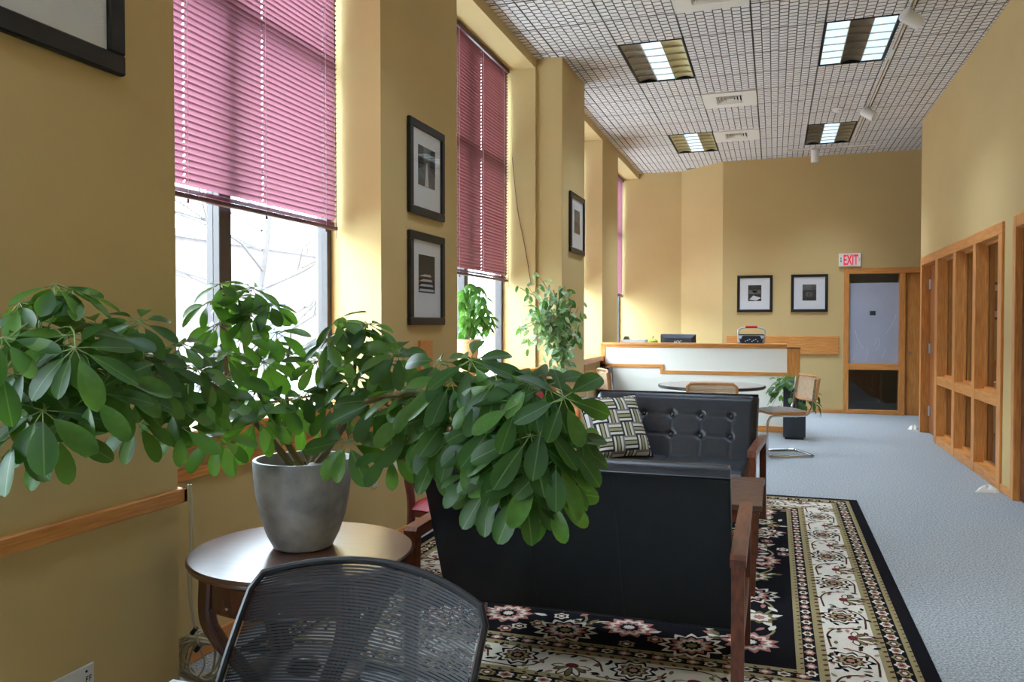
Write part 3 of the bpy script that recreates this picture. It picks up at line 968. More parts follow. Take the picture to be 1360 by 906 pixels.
# ------------------------------------------------------------------ sockets and plates
def plate(y, z, x, label, m_, w=.07, h=.115, cat='wall outlet'):
    t = empty('wall_outlet', (x, y, z), pi / 2, label=label, cat=cat)
    MB().bbox(-w / 2, w / 2, -.007, -.0005, -h / 2, h / 2, .002).build('plate', m_, t)
    sl = MB()
    for dz in (-.02, .02):
        for dx in (-.008, .008):
            sl.box(dx - .0015, dx + .0015, -.0082, -.0071, dz - .006, dz + .006)
        sl.box(-.003, .003, -.0082, -.0071, dz - .014, dz - .010)
    sl.build('slots', dark_gap, t)
    return t


plate(4.165, .46, XA, 'ivory outlet plate on the wall behind the round table, left of two', outlet_m)
plate(4.42, .45, XA, 'white outlet plate on the wall behind the round table, right of two', plate_m)
plate(9.75, .47, XA, 'ivory outlet plate under the third window beside the tufted sofa', outlet_m)
t = empty('wall_plate', (XB, 1.82, .262), pi / 2, label='white screwed cover plate low on the near column', cat='wall plate')
MB().bbox(-.12, .06, -.008, -.0005, -.09, .075, .002).build('plate', plate_m, t)
MB().tube([(.03, -.0078, .058), (.03, -.0095, .058)], .004, 10).build('screw', dark_gap, t)
mk = MB()
for q in range(2):
    x = .028 + q * .012
    mk.box(x, x + .002, -.0088, -.0079, .024, .042).box(x + .002, x + .009, -.0088, -.0079, .039, .042).box(x + .002, x + .008, -.0088, -.0079, .032, .035)
mk.build('print', dark_gap, t)

# ------------------------------------------------------------------ patterned rug
RX0, RX1, RY0, RY1 = -2.12, .615, 2.77, 6.65
rug = empty('area_rug', ((RX0 + RX1) / 2, (RY0 + RY1) / 2, 0), label='black and ivory floral bordered rug under the two sofas', cat='rug')
RW, RL = (RX1 - RX0) / 2, (RY1 - RY0) / 2
C_BLK = mat('rug_black_wool', (27, 26, 30), 1., spec=.05, noise=.3, nscale=200, bump=.5, bscale=400)
C_GOLD = mat('rug_gold_wool', (158, 144, 104), 1., spec=.05, noise=.2, nscale=200, bump=.5, bscale=400)
C_IVO = mat('rug_ivory_wool', (222, 214, 198), 1., spec=.05, noise=.12, nscale=200, bump=.5, bscale=400)
C_ROSE = mat('rug_rose_wool', (178, 120, 110), 1., spec=.05, noise=.2, nscale=200, bump=.5, bscale=400)
C_BRN = mat('rug_brown_wool', (96, 58, 44), 1., spec=.05, noise=.2, nscale=200, bump=.5, bscale=400)
C_WINE = mat('rug_wine_wool', (120, 34, 50), 1., spec=.05, noise=.2, nscale=200, bump=.5, bscale=400)
C_OLV = mat('rug_olive_wool', (120, 108, 72), 1., spec=.05, noise=.2, nscale=200, bump=.5, bscale=400)
RC = [C_BLK, C_GOLD, C_IVO, C_ROSE, C_BRN, C_WINE, C_OLV]
BANDS = [(0, C_BLK, 'outer_band'), (.062, C_GOLD, 'gold_band'), (.088, C_BLK, 'guard_band'), (.160, C_GOLD, 'gold_band'), (.196, C_IVO, 'ivory_border'),
         (.400, C_GOLD, 'gold_band'), (.440, C_BLK, 'guard_band'), (.492, C_GOLD, 'gold_band'), (.522, C_BLK, 'field')]
zt = .004
for k, (d, m_, nm) in enumerate(BANDS):
    z0 = 0.0002 if k == 0 else zt - .001
    MB().box(-RW + d, RW - d, -RL + d, RL - d, z0, zt).build(nm, m_, rug)
    zt += .0002
MZ = zt
mot = MB()


def poly(pts, mi, lay):
    n = len(pts)
    z = MZ + lay * .00015
    mot.add([(p[0], p[1], z) for p in pts], [tuple(range(n))], mi)


def inside(x, y):
    return abs(x) < RW - .03 and abs(y) < RL - .03


def flower(cx, cy, r, n, cs, rot=0, asp=1., lay=0):
    """layered rosette: scalloped rings of the colours cs, outer to inner"""
    for q, mi in enumerate(cs):
        rr = r * (1 - q / (len(cs) + .15))
        pts = []
        for k in range(n * 4):
            a = 2 * pi * k / (n * 4)
            sc_ = 1 + (.17 if q % 2 == 0 else -.12) * cos(n * a + (pi if q % 2 else 0))
            x, y = rr * sc_ * cos(a), rr * sc_ * sin(a) * asp
            pts.append((cx + x * cos(rot) - y * sin(rot), cy + x * sin(rot) + y * cos(rot)))
        poly(pts, mi, lay + q)


def palmette(cx, cy, r, rot, cs, lay=0):
    """fan of pointed petals on a base"""
    def tr(x, y):
        return (cx + x * cos(rot) - y * sin(rot), cy + x * sin(rot) + y * cos(rot))
    for k in range(7):
        a = R(-78 + 26 * k) + pi / 2
        l = r * (1.0 if k in (2, 3, 4) else .82)
        w = .17 * r
        for q, (mi, f) in enumerate(((cs[0], 1.), (cs[1 + k % 2], .62))):
            pts = [(.1 * r, 0), (l * .55, w * f), (l * .85 * (.75 + .25 * f), w * .7 * f), (l * (.7 + .3 * f), 0), (l * .85 * (.75 + .25 * f), -w * .7 * f), (l * .55, -w * f)]
            poly([tr(x * cos(a) - y * sin(a), x * sin(a) + y * cos(a)) for x, y in pts], mi, lay + 1 + q)
    poly([tr(.26 * r * cos(t_), .20 * r * sin(t_)) for t_ in [2 * pi * k / 12 for k in range(12)]], cs[3], lay + 3)
    poly([tr(.13 * r * cos(t_), .1 * r * sin(t_)) for t_ in [2 * pi * k / 10 for k in range(10)]], cs[0], lay + 4)


def vine(pts, w, mi, lay=0):
    p = [q.to_2d() for q in bez([(x, y, 0) for x, y in pts], 5)]
    for a, b in zip(p[:-1], p[1:]):
        d = (b - a)
        if d.length < 1e-6: continue
        nn = V((-d.y, d.x)).normalized() * w / 2
        e = d.normalized() * w * .2
        poly([a + nn - e, b + nn + e, b - nn + e, a - nn - e], mi, lay)


def leafm(cx, cy, l, rot, mi, lay=1, w=.4):
    pts = [(0, 0), (.3 * l, w * .5 * l), (.7 * l, w * .42 * l), (l, 0), (.7 * l, -w * .42 * l), (.3 * l, -w * .5 * l)]
    poly([(cx + x * cos(rot) - y * sin(rot), cy + x * sin(rot) + y * cos(rot)) for x, y in pts], mi, lay)


rr = random.Random(4)
# field: large rosettes joined by vines
fx, fy = RW - .55, RL - .55
nx, ny = 6, 9
pos = {}
for i in range(nx):
    for j in range(ny):
        x = -fx + .14 + (2 * fx - .28) * i / (nx - 1) + rr.uniform(-.03, .03)
        y = -fy + .14 + (2 * fy - .28) * j / (ny - 1) + (.06 if i % 2 else -.06)
        pos[i, j] = (x, y)
for (i, j), (x, y) in pos.items():
    if (i + 1, j) in pos and (i + j) % 2 == 0:
        x2, y2 = pos[i + 1, j]
        vine([(x, y), ((x + x2) / 2, (y + y2) / 2 + .09), (x2, y2)], .012, 2)
        leafm((x + x2) / 2, (y + y2) / 2 + .07, .08, rr.uniform(0, 6), 1)
        leafm((x + x2) / 2 - .05, (y + y2) / 2 + .05, .07, rr.uniform(0, 6), 6)
    if (i, j + 1) in pos and (i + 2 * j) % 3 != 0:
        x2, y2 = pos[i, j + 1]
        vine([(x, y), ((x + x2) / 2 + .08, (y + y2) / 2), (x2, y2)], .012, 1)
        leafm((x + x2) / 2 + .06, (y + y2) / 2, .075, rr.uniform(0, 6), 2)
        leafm((x + x2) / 2 + .04, (y + y2) / 2 + .03, .06, rr.uniform(0, 6), 3)
    kind = (i * 2 + j) % 4
    if kind == 0:
        flower(x, y, .125, 12, (2, 0, 3, 2, 0, 1), rr.uniform(0, 1), .9, 2)
    elif kind == 1:
        flower(x, y, .09, 9, (1, 2, 4, 1), rr.uniform(0, 1), .85, 2)
    elif kind == 2:
        flower(x, y, .105, 11, (3, 2, 3, 0, 2), rr.uniform(0, 1), .95, 2)
    else:
        flower(x, y, .07, 8, (6, 2, 3), 0, 1, 2)
        for q in range(4):
            leafm(x, y, .12, q * pi / 2 + .5, 2, 1, .35)
for _ in range(260):
    x, y = rr.uniform(-fx, fx), rr.uniform(-fy, fy)
    if min((x - p[0]) ** 2 + (y - p[1]) ** 2 for p in pos.values()) > .014:
        (flower(x, y, .034, 6, (rr.choice((2, 1, 3)), 4, 2), rr.uniform(0, 1), 1, 1) if rr.random() < .4 else leafm(x, y, .07, rr.uniform(0, 6), rr.choice((1, 2, 6, 3)), 1, .4))


def along(d, step, fn):
    """walk the four sides at inset d; fn(x, y, rot, k) with rot the outward direction"""
    a, b = RW - d, RL - d
    n1, n2 = max(1, round(2 * b / step)), max(1, round(2 * a / step))
    for s in (-1, 1):
        for k in range(n1):
            fn(s * a, -b + 2 * b * (k + .5) / n1, 0 if s > 0 else pi, k)
        for k in range(n2):
            fn(-a + 2 * a * (k + .5) / n2, s * b, pi / 2 * s, k)


def ivory_unit(x, y, rot, k):
    tr = lambda u, v: (x + u * cos(rot) - v * sin(rot), y + u * sin(rot) + v * cos(rot))
    sg = 1 if k % 2 else -1
    p = tr(-.015 * sg, 0)
    palmette(p[0], p[1], .105, rot + (pi / 2 if sg > 0 else -pi / 2), (4, 2, 6, 5), 0) if k % 2 == 0 else flower(p[0], p[1], .082, 9, (0, 2, 4, 1, 0, 3), rot, 1, 1)
    vine([tr(.08 * sg, -.125), tr(.085 * sg, -.05), tr(.085 * sg, .02), tr(.05 * sg, .09), tr(-.03 * sg, .125)], .009, 4)
    for (u, v, c) in ((-.07, .085, 4), (.06, -.09, 6), (-.08, -.06, 3), (.08, .075, 1), (-.055, .12, 0), (.03, .11, 4), (-.03, -.115, 0), (.085, 0, 0), (-.09, .03, 4), (.05, .05, 6), (-.085, -.1, 0), (.0, .1, 3)):
        q = tr(u * sg, v)
        leafm(q[0], q[1], .04, rr.uniform(0, 6), c, 1, .45)


along(.298, .25, ivory_unit)
along(.124, .075, lambda x, y, rot, k: (flower(x, y, .026, 6, (2, 3, 4) if k % 2 else (1, 4, 2), rot, 1.2), leafm(x, y, .04, rot + pi / 2, 6, 0, .3)))
along(.466, .07, lambda x, y, rot, k: (flower(x, y, .02, 6, (3, 2) if k % 2 else (2, 4), rot, 1.2), leafm(x, y, .036, rot + pi / 2, 1, 0, .3)))
along(.178, .05, lambda x, y, rot, k: leafm(x, y, .026, rot + .8, 4, 0, .6))
along(.420, .05, lambda x, y, rot, k: leafm(x, y, .028, rot + .8, 4, 0, .6))
along(.507, .05, lambda x, y, rot, k: leafm(x, y, .02, rot + .8, 4, 0, .6))
along(.075, .05, lambda x, y, rot, k: leafm(x, y, .018, rot + .8, 4, 0, .6))
tag(mot.build('woven_motifs', RC, rug), kind='stuff')

# ------------------------------------------------------------------ tufted sofas (local front = -y)
SW = 1.13
zT, yT, zBt, yBt = .835, 0., .235, -.255       # rear face of the back, top and bottom


def make_sofa(label):
    t = empty('tufted_sofa', label=label, cat='sofa', group='black tufted two-seat sofas with wooden arms')
    th = .125
    rear = lambda s: V((0, yT + (yBt - yT) * (1 - s), zBt + (zT - zBt) * s))
    up = (rear(1) - rear(0)).normalized()
    nf = V((0, -up.z, up.y))                     # towards the front
    Lb = (rear(1) - rear(0)).length
    btn = [(-.40 + .20 * i, f) for i in range(5) for f in (.52, .74)]

    def front(u, v):
        x, s = (u - .5) * SW, v
        d = th
        e = min(u, 1 - u) * SW
        e2 = min(v, 1 - v) * Lb
        d *= 1 - .35 * max(0, 1 - e / .05) ** 2 - .35 * max(0, 1 - e2 / .06) ** 2
        for bx_, f in btn:
            r2 = (x - bx_) ** 2 + ((s - f) * Lb) ** 2
            d -= .020 * math.exp(-r2 / (2 * .014 ** 2))
        for f in (.52, .74):
            d -= .0032 * math.exp(-(((s - f) * Lb) / .007) ** 2) * (1 if abs(x) < .42 else .3)
        for bx_ in sorted({q[0] for q in btn}):
            d -= .0032 * math.exp(-((x - bx_) / .007) ** 2) * (1 if s < .75 else .35)
        p = rear(s) + nf * d
        return (x, p.y, p.z)
    b = MB()
    b.grid(front, 112, 56)
    b.grid(lambda u, v: (lambda p: ((.5 - u) * SW, p.y, p.z))(rear(v) + nf * (-.012 * sin(pi * min(1, v * 1.0)) * sin(pi * u))), 24, 8)
    for x, flip in ((-SW / 2, 0), (SW / 2, 1)):
        b.grid(lambda u, v: (lambda p: (x, p.y, p.z))(rear(v) + nf * (th * .65 * (u if flip else 1 - u))), 4, 10)
    b.grid(lambda u, v: (lambda p: ((u - .5) * SW, p.y, p.z))(rear(1) + up * (.018 * sin(pi * v)) + nf * (th * .72 * (1 - v))), 20, 6)
    b.grid(lambda u, v: (lambda p: ((u - .5) * SW, p.y, p.z))(rear(0) + nf * (th * .65 * v)), 20, 2)
    bk = b.build('backrest', [vinyl], t)
    # piping round the rear face
    c = [rear(0), rear(1)]
    pp = MB().tube([(-SW / 2, c[0].y, c[0].z), (-SW / 2, c[1].y, c[1].z), (SW / 2, c[1].y, c[1].z), (SW / 2, c[0].y, c[0].z)], .005, 6, closed=True)
    pp.build('piping', vinyl, bk)
    for x in (-.17, .17):
        sm_ = MB().tube([(x, rear(.02).y + .0115, rear(.02).z), (x, rear(.5).y + .0135, rear(.5).z), (x, rear(.98).y + .0035, rear(.98).z)], .0016, 5)
        sm_.build('seam', vinyl, bk)
    for bx_, f in btn:
        p = rear(f) + nf * (th - .021)
        o = MB().lathe([(.012, 0), (.014, .004), (.010, .010), (0, .0125)], 12).build('button', vinyl, bk, (bx_, p.y, p.z))
        o.rotation_euler = V((0, 0, 1)).rotation_difference(nf).to_euler()
    # seat cushion
    y0, y1, z0, z1 = -.80, -.26, .30, .455

    def seat(u, v):
        x, y = (u - .5) * SW, y0 + (y1 - y0) * v
        e = min(u, 1 - u) * SW
        e2 = (v) * (y1 - y0)
        z = z1 + .012 * sin(pi * u * 2) ** 2 * sin(pi * v)
        z -= .05 * max(0, 1 - e / .045) ** 2 + .05 * max(0, 1 - e2 / .05) ** 2
        z -= .012 * math.exp(-(x / .008) ** 2)
        return (x, y, z)
    s_ = MB()
    s_.grid(seat, 60, 24)
    s_.grid(lambda u, v: ((u - .5) * SW, y0 - .012 * sin(pi * v), z0 + (z1 - .05 - z0) * v), 20, 6)
    s_.box(-SW / 2, SW / 2, y0 + .002, y1, z0, z1 - .051)
    s_.build('seat_cushion', vinyl, t)
    MB().bbox(-SW / 2 - .005, SW / 2 + .005, -.76, -.70, .235, .298, .005).bbox(-SW / 2, SW / 2, -.36, -.30, .235, .298, .005).build('seat_rail', walnut, t)
    for s in (-1, 1):
        xc = s * (SW / 2 + .029)
        a = MB()
        a.prism([(-.80, .555), (-.79, .592), (-.40, .597), (.02, .588), (.035, .575), (.03, .545), (-.40, .556)], lambda u, v, tt: (tt, u, v), xc - .026, xc + .026)
        a.build('arm', walnut, t)
        for (ya, yb_, zt_) in ((-.735, -.745, .556), (.005, .03, .546)):
            l = MB()
            l.prism([(ya - .026, zt_), (ya + .026, zt_), (yb_ + .018, 0.001), (yb_ - .018, 0.001)], lambda u, v, tt: (tt, u, v), xc - .021, xc + .021)
            l.build('leg', walnut, t)
        MB().bbox(xc - .017, xc + .017, -.72, .0, .25, .295, .004).build('side_rail', walnut, t)
    return t


s1 = make_sofa('black vinyl two-seat sofa with its plain back to the viewer')
s1.location = (-.702, 2.745, .0078)
s1.rotation_euler = (0, 0, pi)
s2 = copy_tree(s1)
s2['label'] = 'black vinyl two-seat sofa facing the viewer with tufted back and pillow'
s2.location = (-.66, 5.80, .0078)
s2.rotation_euler = (0, 0, R(-4))

# patterned pillow
pm = bpy.data.materials.new('basket_stripe_fabric')
pm.use_nodes = True
N, L = pm.node_tree.nodes, pm.node_tree.links
tc = N.new('ShaderNodeTexCoord')
sep = N.new('ShaderNodeSeparateXYZ')
L.new(tc.outputs['Object'], sep.inputs[0])


def mth(op, a, b=None):
    n = N.new('ShaderNodeMath')
    n.operation = op
    for i, x in enumerate((a, b)):
        if x is None: continue
        if isinstance(x, (int, float)): n.inputs[i].default_value = x
        else: L.new(x, n.inputs[i])
    return n.outputs[0]


sx, sy = mth('MULTIPLY', sep.outputs[0], 10.5), mth('MULTIPLY', sep.outputs[1], 10.5)
ck = mth('MODULO', mth('ADD', mth('FLOOR', mth('ADD', sx, 50)), mth('FLOOR', mth('ADD', sy, 50))), 2.)
coord = mth('ADD', mth('MULTIPLY', sx, ck), mth('MULTIPLY', sy, mth('SUBTRACT', 1., ck)))
fr = mth('FRACT', mth('MULTIPLY', mth('ADD', coord, 50.), 1.))
rp = N.new('ShaderNodeValToRGB')
rp.color_ramp.interpolation = 'CONSTANT'
els = rp.color_ramp.elements
els[0].position, els[0].color = 0, srgb(34, 36, 40)
els[1].position, els[1].color = .14, srgb(214, 210, 204)
for p_, c_ in ((.30, (40, 42, 46)), (.40, (156, 154, 112)), (.60, (34, 36, 40)), (.68, (210, 206, 200)), (.86, (120, 118, 112))):
    e = els.new(p_)
    e.color = srgb(*c_)
L.new(fr, rp.inputs[0])
L.new(rp.outputs[0], N['Principled BSDF'].inputs['Base Color'])
N['Principled BSDF'].inputs['Roughness'].default_value = .85
pl = empty('throw_pillow', label='throw pillow with woven black white and olive stripes on the far sofa', cat='pillow')
pb = MB()


def pil(sg):
    def f(u, v):
        x, y = (u - .5) * 2, (v - .5) * 2
        k = .23 * (1 - .07 * (1 - abs(x) ** 2) * (abs(y) ** 4) - .0)
        px_, py_ = x * .23 * (1 - .08 * (1 - x * x) * 0 - .07 * (1 - y * y) * abs(x) ** 3), y * .23 * (1 - .07 * (1 - x * x) * abs(y) ** 3)
        h = .075 * ((1 - x ** 4) * (1 - y ** 4)) ** .55
        return (px_, py_, sg * h)
    return f


pb.grid(pil(1), 24, 24)
pb.grid(pil(-1), 24, 24)
pb.build('cushion', pm, pl)
pp = MB().tube([pil(1)(u, v) for u, v in [(k / 12, 0) for k in range(12)] + [(1, k / 12) for k in range(12)] + [(1 - k / 12, 1) for k in range(12)] + [(0, 1 - k / 12) for k in range(12)]], .004, 6, closed=True)
pp.build('piping', C_BLK, pl)

# ------------------------------------------------------------------ coffee table
ct = empty('coffee_table', (-.58, 4.46, .0078), label='low brown plank coffee table between the two sofas', cat='table')
for k in range(6):
    y = -.38 + k * .127
    MB().bbox(-.53, .53, y, y + .125, .43, .46, .003).build('plank', dkwood, ct)
MB().bbox(-.47, .47, -.34, -.32, .36, .43, .003).bbox(-.47, .47, .32, .34, .36, .43, .003).bbox(-.49, -.47, -.33, .33, .36, .43, .003).bbox(.47, .49, -.33, .33, .36, .43, .003).build('apron', walnut, ct)
for x in (-.48, .48):
    for y in (-.335, .335):
        l = MB()
        l.add([(x + a * s_, y + b * s_, z) for z, s_ in ((0.001, .019), (.43, .03)) for a, b in ((-1, -1), (1, -1), (1, 1), (-1, 1))],
              [(0, 3, 2, 1), (4, 5, 6, 7), (0, 1, 5, 4), (1, 2, 6, 5), (2, 3, 7, 6), (3, 0, 4, 7)])
        l.build('leg', walnut, ct)

# ------------------------------------------------------------------ round mahogany table
TC = V((-1.515, 2.335, 0))
rt_ = empty('round_table', TC, R(12), label='polished mahogany drum table with reeded curved legs under the stone pot', cat='table')
RT, ZT = .372, .60
MB().lathe([(0, ZT - .028), (RT - .02, ZT - .028), (RT - .006, ZT - .024), (RT - .010, ZT - .018), (RT, ZT - .013), (RT, ZT - .005), (RT - .006, ZT), (0, ZT)], 72).build('top', mahog_top, rt_)
MB().lathe([(RT - .055, ZT - .13), (RT - .045, ZT - .125), (RT - .045, ZT - .045), (RT - .03, ZT - .03), (RT - .03, ZT - .0285), (RT - .09, ZT - .0285), (RT - .07, ZT - .045), (RT - .07, ZT - .13), (RT - .055, ZT - .13)], 64).build('apron', mahog, rt_)
MB().lathe([(RT - .044, ZT - .131), (RT - .038, ZT - .126), (RT - .044, ZT - .120)], 64).build('apron_bead', mahog, rt_)
for k in range(4):
    a = pi / 4 + k * pi / 2
    path = bez([(.325, 0, ZT - .04), (.325, 0, ZT - .17), (.285, 0, .34), (.215, 0, .24), (.175, 0, .17), (.20, 0, .08), (.29, 0, .025)], 6)
    lg = MB()
    for q in range(4):
        off = -.027 + .018 * q
        lg.tube([V((p.x * cos(a) - off * sin(a), p.x * sin(a) + off * cos(a), p.z)) for p in path], [.0135 if i < 30 else .012 for i in range(len(path))], 8)
    lg.tube([V(((p.x - .013) * cos(a), (p.x - .013) * sin(a), p.z)) for p in path], .022, 8)
    L_ = lg.build('leg', mahog, rt_)
    MB().lathe([(0, .001), (.028, .002), (.032, .018), (.026, .034), (0, .036)], 14, (.295 * cos(a), .295 * sin(a), 0)).build('foot', mahog, L_)
MB().lathe([(0, .165), (.15, .165), (.195, .172), (.205, .182), (.20, .192), (0, .192)], 48).build('lower_shelf', mahog_top, rt_)
MB().lathe([(0, .192), (.06, .192), (.045, .215), (.03, .222), (0, .224)], 24).build('boss', mahog, rt_)
for a in (-2.3, -1.75, -1.2):
    MB().lathe([(.006, 0), (.005, .004), (0, .006)], 8, (0, 0, 0)).build('brass_pin', chrome, rt_, ((RT - .044) * cos(a - R(12)), (RT - .044) * sin(a - R(12)), ZT - .105), (0, pi / 2, a - R(12)))

# ------------------------------------------------------------------ mesh office chair
oc = empty('office_chair', (-.775, 1.16, 0), label='black mesh-backed office chair in the foreground', cat='office chair')
oc_o = V(oc.location)


def backp(u, v):
    """u across 0..1, v up 0..1 on the mesh back"""
    top = .842 + .036 * (1 - (2 * u - 1) ** 2) + .018 * (1 - u)
    z = .50 + (top - .50) * v
    y = 1.30 + .115 * v - .055 * (2 * u - 1) ** 2 - .02 * sin(pi * v)
    xl, xr = -1.045 + .055 * v, -.520 + .028 * v
    x = xl + (xr - xl) * u
    e = max(0, v - .93) / .07
    x += (.5 - u) * .03 * e
    return V((x, y, z)) - oc_o


mesh_m = mat('black_chair_mesh', (14, 17, 23), .5, spec=.35)
fab = MB()
NR = 62
for k in range(NR):
    v0 = .02 + .96 * k / NR
    v1 = v0 + .96 / NR * .66
    fab.grid(lambda u, v: backp(.02 + .96 * u, v0 + (v1 - v0) * v) + V((0, .0016 * sin(pi * v), 0)), 20, 1)
for k in range(150):
    u0 = .02 + .96 * k / 150
    fab.grid(lambda u, v: backp(u0 + .0026 * u, .02 + .96 * v) + V((0, .001, 0)), 1, 14)
tag(fab.build('mesh_fabric', mesh_m, oc), kind='stuff')
ring = [(k / 10, 0) for k in range(10)] + [(1, k / 12) for k in range(12)] + [(1 - k / 16, 1) for k in range(16)] + [(0, 1 - k / 12) for k in range(12)]
MB().tube([backp(*q) for q in ring], .0075, 8, closed=True).build('back_frame', blackp, oc)
MB().tube(bez([backp(.5, .02) + V((0, .03, 0)), backp(.5, -.25) + V((0, .05, 0)), V((0, .10, .40)), V((0, 0, .40))], 6), .028, 10).build('back_support', blackp, oc)
sb = MB()
sb.grid(lambda u, v: (-.25 + .5 * u, -.26 + .46 * v, .475 + .012 * sin(pi * u) * sin(pi * v) - .03 * abs(2 * u - 1) ** 6 - .03 * abs(2 * v - 1) ** 6), 16, 16)
sb.bbox(-.245, .245, -.255, .195, .415, .444, .012)
sb.build('seat', blackp, oc)
grey_pad = mat('grey_arm_pad', (150, 158, 162), .5)
for s in (-1, 1):
    a = MB().tube(bez([(s * .20, .02, .42), (s * .30, .03, .43), (s * .325, .04, .50), (s * .325, .04, .635)], 6), .017, 8).build('arm', blackp, oc)
    MB().bbox(s * .325 - .04, s * .325 + .04, -.13, .13, .632, .655, .010).build('arm_pad', grey_pad, a)
MB().tube([(0, 0, .09), (0, 0, .26), (0, 0, .261), (0, 0, .415)], [.032, .032, .02, .02], 14).build('gas_column', blackp, oc)
for k in range(5):
    a = 2 * pi * k / 5 + .3
    lg = MB().tube([(0, 0, .11), (.16 * cos(a), .16 * sin(a), .095), (.29 * cos(a), .29 * sin(a), .068)], [.03, .022, .016], 8).build('leg', blackp, oc)
    MB().tube([(.29 * cos(a) - .022 * sin(a), .29 * sin(a) + .022 * cos(a), .028), (.29 * cos(a) + .022 * sin(a), .29 * sin(a) - .022 * cos(a), .028)], .027, 14).build('caster', blackp, lg)

# ------------------------------------------------------------------ cane cantilever chairs (local front = -y)
cane_m = mat('woven_cane', (216, 190, 158), .7, noise=.1, nscale=40)
beech = mat('beech_rim', (190, 132, 76), .45, noise=.15, nscale=14)
taupe = mat('taupe_seat_fabric', (128, 118, 108), .85, noise=.08, nscale=60)


def make_cesca(label):
    t = empty('cantilever_chair', label=label, cat='chair', group='cane-backed tubular steel chairs')
    def side(s):
        x = s * .215
        return [(x, .255, .80), (x, .235, .62), (x, .215, .50), (x, .17, .437), (x, .08, .428), (x, -.15, .428), (x, -.215, .418), (x, -.245, .37), (x, -.25, .30), (x, -.25, .10), (x, -.245, .04), (x, -.20, .0125), (x, 0, .0125), (x, .20, .0125)]
    p = bez(side(-1), 5)
    q = bez(side(1), 5)
    c = bez([(-.215, .20, .0125), (-.20, .235, .0125), (-.15, .25, .0125), (.15, .25, .0125), (.20, .235, .0125), (.215, .20, .0125)], 5)
    MB().tube(p + c[1:-1] + q[::-1], .0122, 8).build('tube_frame', chrome, t)
    rim = [(x * .225, y * .215) for x, y in [(-1, -.8), (-.8, -1), (.8, -1), (1, -.8), (.92, .8), (.75, 1), (-.75, 1), (-.92, .8)]]
    MB().prism(rim, lambda u, v, z: (u, v - .01, z), .441, .466).build('seat_rim', beech, t)
    MB().grid(lambda u, v: ((u - .5) * .40 * (1 - .06 * v), -.215 + .40 * v, .467 + .03 * (sin(pi * u) * sin(pi * v)) ** .5), 14, 14).build('seat_pad', taupe, t)

    def bp(u, v):
        x, y = (u - .5) * .43, .228 + .03 * v - .035 * (1 - (2 * u - 1) ** 2)
        return V((x, y + .035, .58 + .245 * v))
    ringp = [(u, v) for u, v in [(.06, 0), (.3, 0), (.7, 0), (.94, 0), (1, .08), (1, .5), (1, .9), (.93, 1), (.7, 1), (.3, 1), (.07, 1), (0, .9), (0, .5), (0, .08)]]
    bk = MB().tube([bp(*q_) for q_ in ringp], .014, 8, closed=True).build('back_rim', beech, t)
    cn_ = MB()
    NU, NV = 30, 18
    for k in range(NU + 1):
        u = .03 + .94 * k / NU
        cn_.tube([bp(u, .02 + .96 * j / 4) for j in range(5)], .0042, 4, caps=False)
    for k in range(NV + 1):
        v = .03 + .94 * k / NV
        cn_.tube([bp(.02 + .96 * j / 6, v) + V((0, .002, 0)) for j in range(7)], .0042, 4, caps=False)
    tag(cn_.build('cane_panel', cane_m, bk), kind='stuff')
    return t


cs = make_cesca('cane-backed chrome chair side-on beside the black planter')
cs.location = (.085, 8.77, .001)
cs.rotation_euler = (0, 0, R(-66))
c2 = copy_tree(cs)
c2['label'] = 'cane-backed chrome chair tucked at the round table behind the sofa'
c2.location = (-.545, 7.62, .001)
c2.rotation_euler = (0, 0, R(184))
c3 = copy_tree(cs)
c3['label'] = 'cane-backed chrome chair in the corner by the leaning panels'
c3.location = (-1.66, 9.35, .001)
c3.rotation_euler = (0, 0, R(118))

# round meeting table
mt = empty('meeting_table', (-.62, 8.55, 0), label='round grey-topped pedestal table before the reception counter', cat='table')
lam = mat('grey_laminate', (176, 170, 162), .3, spec=.5)
MB().lathe([(0, .732), (.545, .732), (.55, .728)][::-1] + [(0, .7325)], 56).build('surface', lam, mt) if False else None
MB().lathe([(.50, .698), (.535, .700), (.548, .712), (.545, .728), (.53, .7305), (0, .7305)], 56).build('edge', black, mt)
MB().lathe([(0, .7306), (.53, .7306), (.529, .733), (0, .733)], 56).build('top', lam, mt)
MB().lathe([(.03, .02), (.035, .06), (.035, .66), (.12, .698), (.12, .70)], 24).build('pedestal', chrome, mt)
for k in range(4):
    a = pi / 4 + k * pi / 2
    MB().tube([(.03 * cos(a), .03 * sin(a), .06), (.34 * cos(a), .34 * sin(a), .016)], [.022, .014], 8).build('foot', chrome, mt)

